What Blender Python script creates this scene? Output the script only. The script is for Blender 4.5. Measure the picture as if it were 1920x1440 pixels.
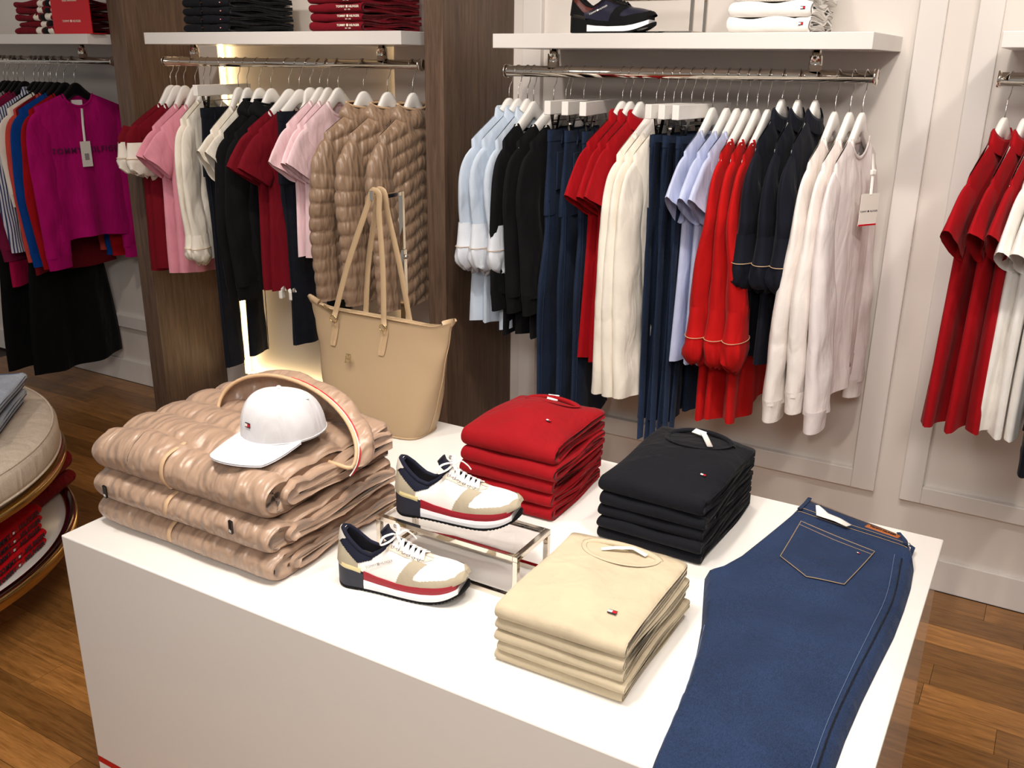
import bpy, bmesh, math, random
import numpy as np
from mathutils import Vector, Matrix, noise
for o in list(bpy.data.objects): bpy.data.objects.remove(o)
S = bpy.context.scene; C = S.collection
pi = math.pi; R = math.radians
# ------------------------------------------------------------------ camera
cd = bpy.data.cameras.new('camera'); cam = bpy.data.objects.new('camera', cd); C.objects.link(cam); S.camera = cam
cd.sensor_fit = 'HORIZONTAL'; cd.sensor_width = 36; cd.lens = 1736.06 / 1920 * 36; cd.clip_start = .02
_y, _p, _r = R(30.1179), R(19.1688), R(.677)
fw = Vector((-math.sin(_y) * math.cos(_p), math.cos(_y) * math.cos(_p), -math.sin(_p)))
rt = Vector((math.cos(_y), math.sin(_y), 0)); up = rt.cross(fw)
rt, up = math.cos(_r) * rt + math.sin(_r) * up, -math.sin(_r) * rt + math.cos(_r) * up
M = Matrix((rt, up, -fw)).transposed().to_4x4(); M.translation = (0, 0, 1.7); cam.matrix_world = M
# ------------------------------------------------------------------ world, lights, exposure
S.view_settings.view_transform = 'Standard'; S.view_settings.look = 'None'; S.view_settings.gamma = 1
S.view_settings.use_curve_mapping = False; S.view_settings.exposure = 0.0
wd = bpy.data.worlds.new('shop_ambient'); S.world = wd; wd.use_nodes = True
wd.node_tree.nodes['Background'].inputs[0].default_value = (1, .96, .93, 1)
wd.node_tree.nodes['Background'].inputs[1].default_value = .30
def area(name, loc, tgt, size, power, col=(1, .955, .91)):
    l = bpy.data.lights.new(name, 'AREA'); l.shape = 'RECTANGLE'; l.size, l.size_y = size; l.energy = power; l.color = col
    o = bpy.data.objects.new(name, l); C.objects.link(o); o.location = loc
    o.rotation_euler = (Vector(tgt) - Vector(loc)).to_track_quat('-Z', 'Y').to_euler(); return o
def spot(name, loc, tgt, power, ang=55, rad=.06, blend=.8, col=(1, .915, .83)):
    l = bpy.data.lights.new(name, 'SPOT'); l.energy = power; l.spot_size = R(ang); l.spot_blend = blend; l.shadow_soft_size = rad; l.color = col
    o = bpy.data.objects.new(name, l); C.objects.link(o); o.location = loc
    o.rotation_euler = (Vector(tgt) - Vector(loc)).to_track_quat('-Z', 'Y').to_euler(); return o
area('ceiling_fill_light', (-.7, .9, 2.93), (-.7, 1.0, 0), (1.1, .9), 24)  # added soft fill above the table, not a known ceiling fitting
area('ceiling_fill_light', (.2, -1.1, 2.93), (-.7, 1.3, .4), (1.3, 1.0), 80)  # fill added behind the camera to brighten the faces turned towards it
area('ceiling_fill_light', (-3.6, .9, 2.93), (-3.6, 1.2, 0), (.8, .6), 1.5)  # weak fill added over the far left floor
spot('ottoman_fill_spot', (-2.9, .7, 2.88), (-3.0, 1.4, .5), 30, 40, .08)  # added to lift the brightness of the ottoman cushion
for x, p in ((-4.6, 14), (-3.0, 42), (-2.3, 42), (-1.35, 50), (-.6, 50), (.15, 46)):
    spot('track_spot', (x + .5, 1.45, 2.88), (x, 3.1, 1.15), p * 1.3, 62)
for x, y, tx, ty, p in ((-1.7, .9, -1.45, 1.5, 62), (-.9, .7, -.9, 1.5, 64), (.1, 1.2, -.4, 1.5, 64), (-.9, 2.3, -1.0, 1.7, 40)):
    spot('table_spot', (x, y, 2.88), (tx, ty, .7), p * 1.15, 60, .08)
# ------------------------------------------------------------------ materials
def mat(name, col, rough=.6, metal=0, bump=0, bscale=300, var=0, vscale=8, sheen=0, spec=.5, stretch=(1, 1, 1), kind='noise', coat=0, dist=.002, det=4, crease=0):
    m = bpy.data.materials.new(name); m.use_nodes = True; nt = m.node_tree; b = nt.nodes['Principled BSDF']
    b.inputs['Base Color'].default_value = (*col, 1); b.inputs['Roughness'].default_value = rough; b.inputs['Metallic'].default_value = metal
    b.inputs['Specular IOR Level'].default_value = spec
    if sheen: b.inputs['Sheen Weight'].default_value = sheen; b.inputs['Sheen Roughness'].default_value = .4
    if coat: b.inputs['Coat Weight'].default_value = coat; b.inputs['Coat Roughness'].default_value = .03
    if bump or var:
        tc = nt.nodes.new('ShaderNodeTexCoord'); mp = nt.nodes.new('ShaderNodeMapping'); mp.inputs['Scale'].default_value = stretch
        nt.links.new(tc.outputs['Object'], mp.inputs['Vector'])
    if bump:
        n = nt.nodes.new('ShaderNodeTexNoise'); n.inputs['Scale'].default_value = bscale; n.inputs['Detail'].default_value = det
        nt.links.new(mp.outputs[0], n.inputs['Vector'])
        bp = nt.nodes.new('ShaderNodeBump'); bp.inputs['Strength'].default_value = bump; bp.inputs['Distance'].default_value = dist
        nt.links.new(n.outputs['Fac'], bp.inputs['Height']); nt.links.new(bp.outputs[0], b.inputs['Normal'])
        if crease:
            mp2 = nt.nodes.new('ShaderNodeMapping'); mp2.inputs['Scale'].default_value = (1, 1, .38); mp2.inputs['Rotation'].default_value = (.25, .1, .2); nt.links.new(tc.outputs['Object'], mp2.inputs[0])
            n3 = nt.nodes.new('ShaderNodeTexNoise'); n3.inputs['Scale'].default_value = 17; n3.inputs['Detail'].default_value = 2; n3.inputs['Distortion'].default_value = .6; nt.links.new(mp2.outputs[0], n3.inputs['Vector'])
            b2 = nt.nodes.new('ShaderNodeBump'); b2.inputs['Strength'].default_value = crease; b2.inputs['Distance'].default_value = .03; nt.links.new(n3.outputs['Fac'], b2.inputs['Height']); nt.links.new(b2.outputs[0], bp.inputs['Normal'])
    if var:
        n2 = nt.nodes.new('ShaderNodeTexNoise'); n2.inputs['Scale'].default_value = vscale; n2.inputs['Detail'].default_value = 6
        nt.links.new(mp.outputs[0], n2.inputs['Vector'])
        cr = nt.nodes.new('ShaderNodeValToRGB'); e = cr.color_ramp.elements
        e[0].position = .3; e[1].position = .7
        e[0].color = (*[c * (1 - var) for c in col], 1); e[1].color = (*[min(1, c * (1 + var)) for c in col], 1)
        nt.links.new(n2.outputs['Fac'], cr.inputs[0]); nt.links.new(cr.outputs[0], b.inputs['Base Color'])
    return m
def srgb(r, g, b):
    f = lambda c: (c / 255 / 12.92) if c <= 10 else ((c / 255 + .055) / 1.055) ** 2.4
    return (f(r), f(g), f(b))
def cloth(name, rgb, **k):
    d = dict(rough=.85, crease=.32, bump=.25, bscale=260, var=.06, vscale=14, sheen=.04, spec=.2, dist=.0015); d.update(k)
    return mat(name, srgb(*rgb), **d)
def denim(name, rgb):
    m = cloth(name, rgb, bump=.4, bscale=700, var=.0); nt = m.node_tree; b = nt.nodes['Principled BSDF']
    tc = nt.nodes['Texture Coordinate']
    n1 = nt.nodes.new('ShaderNodeTexNoise'); n1.inputs['Scale'].default_value = 420; n1.inputs['Detail'].default_value = 2
    mp = nt.nodes.new('ShaderNodeMapping'); mp.inputs['Scale'].default_value = (2.4, .7, .7)
    nt.links.new(tc.outputs['Object'], mp.inputs[0]); nt.links.new(mp.outputs[0], n1.inputs['Vector'])
    n2 = nt.nodes.new('ShaderNodeTexNoise'); n2.inputs['Scale'].default_value = 9; n2.inputs['Detail'].default_value = 3
    nt.links.new(tc.outputs['Object'], n2.inputs['Vector'])
    mx = nt.nodes.new('ShaderNodeMath'); mx.operation = 'MULTIPLY_ADD'; mx.inputs[1].default_value = .7
    nt.links.new(n1.outputs['Fac'], mx.inputs[0])
    m2 = nt.nodes.new('ShaderNodeMath'); m2.operation = 'MULTIPLY'; m2.inputs[1].default_value = .3
    nt.links.new(n2.outputs['Fac'], m2.inputs[0]); nt.links.new(m2.outputs[0], mx.inputs[2])
    cr = nt.nodes.new('ShaderNodeValToRGB'); c = srgb(*rgb); e = cr.color_ramp.elements
    e[0].position = .3; e[1].position = .7; e[0].color = (*[x * .5 for x in c], 1); e[1].color = (*[min(1, x * 1.6) for x in c], 1)
    nt.links.new(mx.outputs[0], cr.inputs[0]); nt.links.new(cr.outputs[0], b.inputs['Base Color'])
    return m
def wood(name, cols, scale=1.0, axis=(1, 1, 1), rough=.4, rand=0.0, wav=True, spec=.5):
    m = bpy.data.materials.new(name); m.use_nodes = True; nt = m.node_tree; b = nt.nodes['Principled BSDF']
    N = nt.nodes.new; L = nt.links.new
    tc = N('ShaderNodeTexCoord'); oi = N('ShaderNodeObjectInfo'); mp = N('ShaderNodeMapping'); mp.inputs['Scale'].default_value = axis
    ad = N('ShaderNodeVectorMath'); ad.operation = 'ADD'; sc = N('ShaderNodeVectorMath'); sc.operation = 'SCALE'; sc.inputs[0].default_value = (7.1, 5.3, 3.7)
    sc.inputs['Scale'].default_value = 1; L(oi.outputs['Random'], sc.inputs['Scale']); L(tc.outputs['Object'], ad.inputs[0]); L(sc.outputs[0], ad.inputs[1]); L(ad.outputs[0], mp.inputs[0])
    n = N('ShaderNodeTexNoise'); n.inputs['Scale'].default_value = 3 * scale; n.inputs['Detail'].default_value = 8; n.inputs['Roughness'].default_value = .62; n.inputs['Distortion'].default_value = .8
    L(mp.outputs[0], n.inputs['Vector'])
    n2 = N('ShaderNodeTexNoise'); n2.inputs['Scale'].default_value = 14 * scale; n2.inputs['Detail'].default_value = 4; L(mp.outputs[0], n2.inputs['Vector'])
    mm = N('ShaderNodeMath'); mm.operation = 'MULTIPLY_ADD'; mm.inputs[1].default_value = .35; L(n2.outputs['Fac'], mm.inputs[0])
    m3 = N('ShaderNodeMath'); m3.operation = 'MULTIPLY'; m3.inputs[1].default_value = .65; L(n.outputs['Fac'], m3.inputs[0]); L(m3.outputs[0], mm.inputs[2])
    cr = N('ShaderNodeValToRGB'); e = cr.color_ramp.elements; e[0].position = .34; e[1].position = .66
    e[0].color = (*srgb(*cols[0]), 1); e[1].color = (*srgb(*cols[1]), 1); L(mm.outputs[0], cr.inputs[0])
    hs = N('ShaderNodeHueSaturation'); L(cr.outputs[0], hs.inputs['Color'])
    mr = N('ShaderNodeMapRange'); mr.inputs[3].default_value = 1 - rand; mr.inputs[4].default_value = 1 + rand; L(oi.outputs['Random'], mr.inputs[0]); L(mr.outputs[0], hs.inputs['Value'])
    L(hs.outputs[0], b.inputs['Base Color']); b.inputs['Roughness'].default_value = rough; b.inputs['Specular IOR Level'].default_value = spec
    bp = N('ShaderNodeBump'); bp.inputs['Strength'].default_value = .15; bp.inputs['Distance'].default_value = .001; L(mm.outputs[0], bp.inputs['Height']); L(bp.outputs[0], b.inputs['Normal'])
    return m
M_ = {}
M_['wall'] = mat('painted_wall', srgb(226, 218, 210), .45, bump=.03, bscale=60)
M_['trim'] = mat('satin_trim', srgb(228, 222, 216), .4)
M_['shelf'] = mat('lacquer_shelf', srgb(222, 217, 212), .25)
M_['table'] = mat('white_lacquer', srgb(238, 234, 228), .12, coat=.35, spec=.4)
M_['chrome'] = mat('polished_nickel', (.72, .66, .58), .06, 1)
M_['steel'] = mat('bright_wire', (.7, .68, .66), .2, 1)
M_['gold'] = mat('pale_gold', (.83, .62, .3), .22, 1)
M_['brass'] = mat('antique_brass', (.62, .42, .17), .2, 1)
M_['bronze'] = mat('dark_bronze_rim', (.12, .07, .06), .15, 1)
M_['hanger'] = mat('white_hanger', srgb(238, 234, 228), .3, coat=.2)
M_['blackpl'] = mat('black_plastic', (.006, .006, .007), .2)
M_['black'] = mat('black_rubber', (.012, .012, .014), .5)
M_['paper'] = mat('paper', srgb(238, 234, 226), .6)
M_['ivory'] = mat('ivory_print', srgb(240, 232, 214), .6)
M_['redcard'] = mat('red_card', srgb(200, 6, 24), .35)
M_['printdark'] = mat('dark_print', srgb(32, 24, 36), .7)
M_['printmaroon'] = mat('plum_print', srgb(84, 6, 60), .7)
M_['post'] = wood('taupe_woodgrain', ((70, 53, 41), (112, 88, 70)), 1.6, (9, 9, .55), .5, 0)
M_['plank'] = wood('parquet', ((112, 72, 30), (172, 120, 64)), 2.0, (.7, 9, 9), .30, .30)
M_['subfloor'] = mat('joint_dark', srgb(46, 26, 12), .6)
M_['led'] = bpy.data.materials.new('led_strip'); M_['led'].use_nodes = True
_b = M_['led'].node_tree.nodes['Principled BSDF']; _b.inputs['Emission Color'].default_value = (1, .74, .38, 1); _b.inputs['Emission Strength'].default_value = 15
M_['glass'] = bpy.data.materials.new('clear_glass'); M_['glass'].use_nodes = True
_b = M_['glass'].node_tree.nodes['Principled BSDF']; _b.inputs['Transmission Weight'].default_value = 1; _b.inputs['Roughness'].default_value = 0; _b.inputs['IOR'].default_value = 1.2
for n, c in dict(lblue=(196, 208, 222), lbcuff=(218, 223, 230), black=(12, 12, 14), red=(158, 5, 17), white=(240, 236, 230), cream=(238, 230, 216), lavender=(186, 194, 222), redor=(178, 12, 12),
                 navy=(16, 19, 30), wsweat=(238, 230, 224), wsweat2=(232, 222, 220), burg=(112, 6, 24), pink=(226, 150, 166), ppink=(240, 208, 212), magenta=(168, 0, 100), blue=(0, 62, 140), plum=(120, 20, 60),
                 skirt=(7, 7, 8), foldred=(142, 8, 18), foldnavy=(15, 16, 22), beige=(194, 179, 152), rosepk=(176, 10, 70), knit=(120, 2, 10), txtred=(190, 4, 18), whitecap=(216, 214, 216), grey=(150, 140, 140), salmon=(200, 70, 60), linen=(232, 216, 192), jacketlin=(150, 118, 96)).items():
    M_[n] = cloth(n + '_cloth', c)
M_['knit'] = cloth('knit_cloth', (120, 2, 10), bump=.9, bscale=90, dist=.006)
M_['cushion'] = cloth('linen_weave', (222, 206, 186), bump=.8, bscale=330, dist=.002, var=.08, vscale=200)
M_['tote'] = mat('tote_fabric', srgb(174, 149, 117), .5, bump=.12, bscale=30, dist=.006, spec=.35)
M_['toteleather'] = mat('tote_leather', srgb(184, 157, 122), .5, bump=.1, bscale=200)
M_['puffer'] = mat('puffer_nylon', srgb(152, 125, 102), .36, bump=.7, bscale=34, dist=.022, det=1.5, spec=.5, stretch=(1.2, 1.2, .35), sheen=.1)
M_['pufferfold'] = mat('puffer_nylon_folded', srgb(172, 143, 121), .33, bump=.8, bscale=15, dist=.03, det=1.6, spec=.6, stretch=(2.2, .7, 1.2), sheen=.1)
M_['piping'] = mat('beige_piping', srgb(206, 172, 134), .6)
M_['denim'] = denim('mid_denim', (34, 49, 78)); M_['denim2'] = denim('hanging_denim', (27, 40, 62)); M_['denimdk'] = denim('ink_denim', (18, 22, 32)); M_['denimlt'] = denim('bleached_denim', (160, 172, 186))
for nm in ('denimlt',):
    e = [n for n in M_[nm].node_tree.nodes if n.type == 'VALTORGB'][0].color_ramp.elements
    e[0].color = (*srgb(150, 164, 182), 1); e[1].color = (*srgb(205, 212, 222), 1)
M_['thread'] = mat('tan_thread', srgb(150, 128, 104), .7); M_['threadlt'] = mat('pale_thread', srgb(84, 104, 138), .7)
M_['leatherpatch'] = mat('tan_patch', srgb(166, 92, 38), .5)
M_['shoewhite'] = mat('white_leather', srgb(240, 236, 230), .4, bump=.06, bscale=120); M_['shoecream'] = mat('cream_leather', srgb(212, 200, 180), .45, bump=.06, bscale=120)
M_['suede'] = cloth('beige_suede', (172, 160, 138)); M_['shoenavy'] = cloth('navy_mesh', (26, 28, 44)); M_['solenavy'] = mat('navy_foam', srgb(32, 34, 48), .55)
M_['solered'] = mat('red_foam', srgb(150, 14, 34), .5); M_['solewhite'] = mat('white_foam', srgb(238, 238, 242), .45); M_['silver'] = mat('silver_leather', srgb(212, 206, 196), .3, .3)
M_['goldfoam'] = mat('gold_strip', srgb(222, 206, 152), .4); M_['lace'] = cloth('white_lace', (240, 236, 232)); M_['shoedark'] = mat('black_leather', srgb(34, 28, 24), .35)
M_['shoebrown'] = mat('oxblood_leather', srgb(84, 34, 26), .35); M_['shoeblue'] = mat('ink_leather', srgb(34, 34, 52), .3)
M_['tagcream'] = mat('tag_card', srgb(232, 226, 216), .6); M_['clipmetal'] = mat('clip_metal', (.6, .58, .55), .2, 1)
def stripe_mat(name, c1, c2, scale):
    m = cloth(name, c1); nt = m.node_tree; b = nt.nodes['Principled BSDF']; tc = nt.nodes['Texture Coordinate']
    w = nt.nodes.new('ShaderNodeTexWave'); w.bands_direction = 'Y'; w.inputs['Scale'].default_value = scale
    nt.links.new(tc.outputs['Object'], w.inputs['Vector'])
    cr = nt.nodes.new('ShaderNodeValToRGB'); cr.color_ramp.interpolation = 'CONSTANT'; e = cr.color_ramp.elements
    e[0].color = (*srgb(*c2), 1); e[1].position = .4; e[1].color = (*srgb(*c1), 1)
    nt.links.new(w.outputs['Fac'], cr.inputs[0]); nt.links.new(cr.outputs[0], b.inputs['Base Color']); return m
M_['striped'] = stripe_mat('striped_poplin', (214, 214, 222), (52, 62, 104), 26)
# ------------------------------------------------------------------ geometry helpers
def obj(name, verts, faces, m, parent=None, smooth=True, loc=None, rot=None):
    me = bpy.data.meshes.new(name); me.from_pydata([tuple(v) for v in verts], [], [tuple(f) for f in faces]); me.update()
    if smooth: me.polygons.foreach_set('use_smooth', [True] * len(me.polygons))
    if m: me.materials.append(M_[m] if isinstance(m, str) else m)
    return link(name, me, parent, loc, rot)
def link(name, me, parent=None, loc=None, rot=None):
    o = bpy.data.objects.new(name, me); C.objects.link(o)
    if parent: o.parent = parent
    if loc is not None: o.location = loc
    if rot is not None: o.rotation_euler = rot
    return o
def tag(o, label=None, cat=None, group=None, kind=None):
    if label: o['label'] = label
    if cat: o['category'] = cat
    if group: o['group'] = group
    if kind: o['kind'] = kind
    return o
def thing(name, label, cat, loc=(0, 0, 0), rz=0, group=None):
    o = bpy.data.objects.new(name, None); C.objects.link(o); o.location = loc; o.rotation_euler = (0, 0, rz); o.empty_display_size = .05
    return tag(o, label, cat, group)
def box(x0, x1, y0, y1, z0, z1):
    v = [(x, y, z) for x in (x0, x1) for y in (y0, y1) for z in (z0, z1)]
    return v, [(0, 1, 3, 2), (4, 6, 7, 5), (0, 4, 5, 1), (2, 3, 7, 6), (0, 2, 6, 4), (1, 5, 7, 3)]
def bbox(name, b, m, parent=None, bev=.002, loc=None, rot=None, seg=2):
    v, f = box(*b); bm = bmesh.new(); vs = [bm.verts.new(p) for p in v]; [bm.faces.new([vs[i] for i in q]) for q in f]
    if bev: bmesh.ops.bevel(bm, geom=bm.edges[:], offset=bev, segments=seg, profile=.5, affect='EDGES')
    bmesh.ops.recalc_face_normals(bm, faces=bm.faces[:])
    me = bpy.data.meshes.new(name); bm.to_mesh(me); bm.free(); me.materials.append(M_[m] if isinstance(m, str) else m)
    return link(name, me, parent, loc, rot)
def gridf(nu, nv, cu=False, cv=False, off=0, flip=False):
    f = []
    for i in range(nu if cu else nu - 1):
        for j in range(nv if cv else nv - 1):
            a, b = i, (i + 1) % nu; c, d = j, (j + 1) % nv
            q = (off + a * nv + c, off + b * nv + c, off + b * nv + d, off + a * nv + d)
            f.append(q[::-1] if flip else q)
    return f
def catmull(P, n):
    P = np.array(P, float); Q = np.vstack([2 * P[0] - P[1], P, 2 * P[-1] - P[-2]]); out = []
    for t in np.linspace(0, len(P) - 1 - 1e-9, n):
        k = int(t); s = t - k; a, b, c, d = Q[k:k + 4]
        out.append(.5 * (2 * b + (c - a) * s + (2 * a - 5 * b + 4 * c - d) * s * s + (3 * b - a - 3 * c + d) * s ** 3))
    return np.array(out)
def tubegeo(path, r, n=8, closed=False, flat=None, upv=(0, 0, 1), caps=True):
    """round (or flat: r = half width, flat = half thickness) tube along a polyline"""
    P = np.array(path, float); m = len(P); V = []; rr = np.broadcast_to(np.array(r, float), (m,))
    u0 = np.array(upv, float)
    for i in range(m):
        t = (P[(i + 1) % m] - P[i - 1]) if closed else (P[min(i + 1, m - 1)] - P[max(i - 1, 0)])
        t /= np.linalg.norm(t) + 1e-12
        s = np.cross(t, u0)
        if np.linalg.norm(s) < 1e-3: s = np.cross(t, np.array((.9, .3, .1)))
        s /= np.linalg.norm(s); w = np.cross(s, t)
        if flat is None: u0 = w
        for k in range(n):
            a = 2 * pi * k / n
            if flat is None: V.append(P[i] + rr[i] * (math.cos(a) * s + math.sin(a) * w))
            else:
                ca, sa = math.cos(a), math.sin(a)
                V.append(P[i] + rr[i] * math.copysign(abs(ca) ** .5, ca) * s + flat * math.copysign(abs(sa) ** .5, sa) * w)
    F = gridf(m, n, closed, True)
    if caps and not closed: F += [tuple(range(n))[::-1], tuple(range((m - 1) * n, m * n))]
    return V, F
def tube(name, path, r, m, parent=None, n=8, **k):
    V, F = tubegeo(path, r, n, **k); return obj(name, V, F, m, parent)
def merge(*gs):
    V, F = [], []
    for v, f in gs:
        o = len(V); V += list(v); F += [tuple(i + o for i in q) for q in f]
    return V, F
def lathe(name, prof, m, parent=None, n=96, loc=None):
    V = [(r * math.cos(2 * pi * i / n), r * math.sin(2 * pi * i / n), z) for i in range(n) for r, z in prof]
    return obj(name, V, gridf(n, len(prof), True, False), m, parent, True, loc)
_txt = {}
def text(name, body, size, m, parent=None, mat4=None, ext=.0006, space=1.0, bold=0, xs=1):
    key = (body, size, m, space, bold)
    if key not in _txt:
        cu = bpy.data.curves.new('lettering', 'FONT'); cu.body = body; cu.size = size; cu.extrude = ext; cu.align_x = 'CENTER'; cu.align_y = 'CENTER'; cu.space_character = space; cu.offset = bold; cu.resolution_u = 3
        o = bpy.data.objects.new('lettering', cu); C.objects.link(o); dg = bpy.context.evaluated_depsgraph_get()
        me = bpy.data.meshes.new_from_object(o.evaluated_get(dg)); bpy.data.objects.remove(o); me.materials.clear(); me.materials.append(M_[m]); _txt[key] = me
    o = link(name, _txt[key], parent)
    if mat4 is not None: o.matrix_local = mat4
    return o
def frame(o, x, y):
    x = Vector(x).normalized(); y = Vector(y); z = x.cross(y).normalized(); y = z.cross(x)
    m = Matrix((x, y, z)).transposed().to_4x4(); m.translation = o; return m
def flag(parent, mat4, s=.012):
    a = bbox('flag_patch', (-s, s, -s * .62, s * .62, -.0004, .0005), 'printdark', parent, 0); a.matrix_local = mat4
    bbox('white_block', (-s * .95, 0, -s * .36, s * .36, 0, .001), 'paper', a, 0); bbox('red_block', (0, s * .95, -s * .36, s * .36, 0, .001), 'redcard', a, 0)
    return a
# ------------------------------------------------------------------ room
WY = 3.155
def wall_with_niche():
    xs = [-7, -3.387, -2.395, 2.5]; zs = [0, .2, 2.6, 3.0]; V = []; F = []
    for i in range(3):
        for j in range(3):
            if (i, j) == (1, 1): continue
            k = len(V); V += [(xs[i], WY, zs[j]), (xs[i + 1], WY, zs[j]), (xs[i + 1], WY, zs[j + 1]), (xs[i], WY, zs[j + 1])]; F.append((k, k + 1, k + 2, k + 3))
    x0, x1, z0, z1, d = -3.387, -2.395, .2, 2.6, WY + .05
    def q(*p):
        k = len(V); V.extend(p); F.append((k, k + 1, k + 2, k + 3))
    q((x0, WY, z0), (x0, WY, z1), (x0, d, z1), (x0, d, z0)); q((x1, WY, z0), (x1, d, z0), (x1, d, z1), (x1, WY, z1))
    q((x0, WY, z0), (x0, d, z0), (x1, d, z0), (x1, WY, z0)); q((x0, WY, z1), (x1, WY, z1), (x1, d, z1), (x0, d, z1))
    q((x0, d, z0), (x0, d, z1), (x1, d, z1), (x1, d, z0))
    q((-7, WY + .12, 0), (2.5, WY + .12, 0), (2.5, WY + .12, 3), (-7, WY + .12, 3))
    return V, F
w = tag(obj('wall_back', *wall_with_niche(), 'wall', smooth=False), 'white panelled shop wall with a lit recess between wooden posts', kind='structure')
st = thing('led_strip', 'warm light strip edging the recess between the wooden posts', 'light')
bbox('left_strip', (-3.386, -3.381, WY + .012, WY + .030, .21, 2.58), 'led', st, 0)
bbox('bottom_strip', (-3.37, -2.42, WY + .012, WY + .030, .201, .206), 'led', st, 0)
bbox('right_strip', (-2.400, -2.397, WY + .036, WY + .040, .21, 2.58), 'led', st, 0)
def frame_trim(name, x0, x1, z0, z1, fwd, label):
    t = WY - .024; o = thing(name, label, None); del_ = None
    o['kind'] = 'structure'
    bbox('frame_stile', (x0, x0 + fwd, t, WY + .002, z0, z1), 'trim', o, .003); bbox('frame_stile', (x1 - fwd, x1, t, WY + .002, z0, z1), 'trim', o, .003)
    bbox('frame_rail', (x0 + fwd, x1 - fwd, t, WY + .002, z0, z0 + fwd * .9), 'trim', o, .003); bbox('frame_rail', (x0 + fwd, x1 - fwd, t, WY + .002, z1 - fwd, z1), 'trim', o, .003)
    return o
frame_trim('trim_1', -1.79, -.373, .316, 2.8, .077, 'raised white panel frame behind the middle clothes rail')
frame_trim('trim_2', -.290, 1.6, .310, 2.8, .067, 'raised white panel frame behind the right clothes rail')
frame_trim('trim_3', -6.2, -3.69, .316, 2.8, .075, 'raised white panel frame behind the left clothes rail')
tag(bbox('baseboard_back', (-1.839, 2.5, WY - .018, WY + .002, 0, .118), 'trim', None, .004), 'white baseboard along the wall right of the wooden post', kind='structure')
tag(bbox('baseboard_left', (-7, -3.612, WY - .018, WY + .002, 0, .125), 'trim', None, .004), 'white baseboard along the wall left of the wooden post', kind='structure')
tag(obj('ceiling', [(-7, -2.5, 3), (2.5, -2.5, 3), (2.5, 3.3, 3), (-7, 3.3, 3)], [(0, 1, 2, 3)], 'wall', smooth=False), 'white shop ceiling', kind='structure')
# wooden portal
po = thing('wooden_portal', 'taupe woodgrain surround of posts and sill around the lit recess', 'surround', (-2.7, 2.9, 0))
for n, b in (('post', (-3.612, -3.517, 2.775, WY, 0, 3)), ('post', (-1.915, -1.839, 2.690, WY, 0, 3)), ('sill', (-3.517, -1.915, 2.80, WY, 0, .055))):
    cx, cy, cz = (b[0] + b[1]) / 2, (b[2] + b[3]) / 2, (b[4] + b[5]) / 2
    bbox(n, (b[0] - cx, b[1] - cx, b[2] - cy, b[3] - cy, b[4] - cz, b[5] - cz), 'post', po, .0015, (cx + 2.7, cy - 2.9, cz))
# floor: planks run along the wall
fl = tag(obj('floor', *box(-7, 2.5, -2.5, 3.3, -.06, -.013), 'subfloor', smooth=False), 'brown wooden plank floor of the shop', kind='structure')
random.seed(5); PW = .112; pm = {}
def plank(x0, x1, y, stuff=None):
    Ln = round((x1 - x0) / .02) * .02
    b = (-Ln / 2 + .0006, Ln / 2 - .0006, -PW / 2 + .0006, PW / 2 - .0006, -.012, 0)
    if stuff is not None: stuff.append(([(v[0] + (x0 + x1) / 2, v[1] + y, v[2]) for v in box(*b)[0]], box(*b)[1])); return
    if Ln not in pm:
        t = bbox('plank', b, 'plank', fl, 0); pm[Ln] = t.data
    else: t = link('plank', pm[Ln], fl)
    t.location = ((x0 + x1) / 2, y, 0)
rest = []; y = WY - PW / 2 - .02; row = 0; cnt = 0
while y > -2.4:
    x = -5.6 + random.random() * .5
    while x < 1.2:
        Ln = random.choice([.28, .44, .6, .72, .84, 1.0, 1.16, .5]); xm = x + Ln / 2
        vis = ((-4.9 < xm < -1.7 and y > 2.3) or (-4.4 + (2.3 - y) * .5 < xm < -1.4 and .3 < y <= 2.3)) and not (xm + Ln / 2 < -3.62 and False) or (-.55 < xm < .75 and y > .7)
        if vis and cnt < 296: plank(x, x + Ln, y); cnt += 1
        else: plank(x, x + Ln, y, rest)
        x += Ln
    y -= PW; row += 1
tag(obj('far_planks', *merge(*rest), 'plank', fl, smooth=False), kind='stuff')
# ------------------------------------------------------------------ display table
tb = thing('display_table', 'large white lacquered display table in the centre holding folded clothes', 'table', (-.93, 1.58, 0))
TX0, TX1, TY0, TY1 = -.845, .843, -.503, .508
bbox('body', (TX0, TX1, TY0, TY1, .10, .70), 'table', tb, .003)
bbox('plinth', (TX0 + .004, TX1 - .004, TY0 + .004, TY1 - .004, 0, .10), 'table', tb, .001)
for nm, z0, z1, m in (('red_stripe', .083, .0995, 'redcard'), ('white_stripe', .06, .0828, 'paper'), ('navy_stripe', .02, .0598, 'printdark')):
    bbox(nm, (TX0 + .001, TX1 - .001, TY0 + .001, TY1 - .001, z0, z1), m, tb, 0)
TZ = .70
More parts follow.
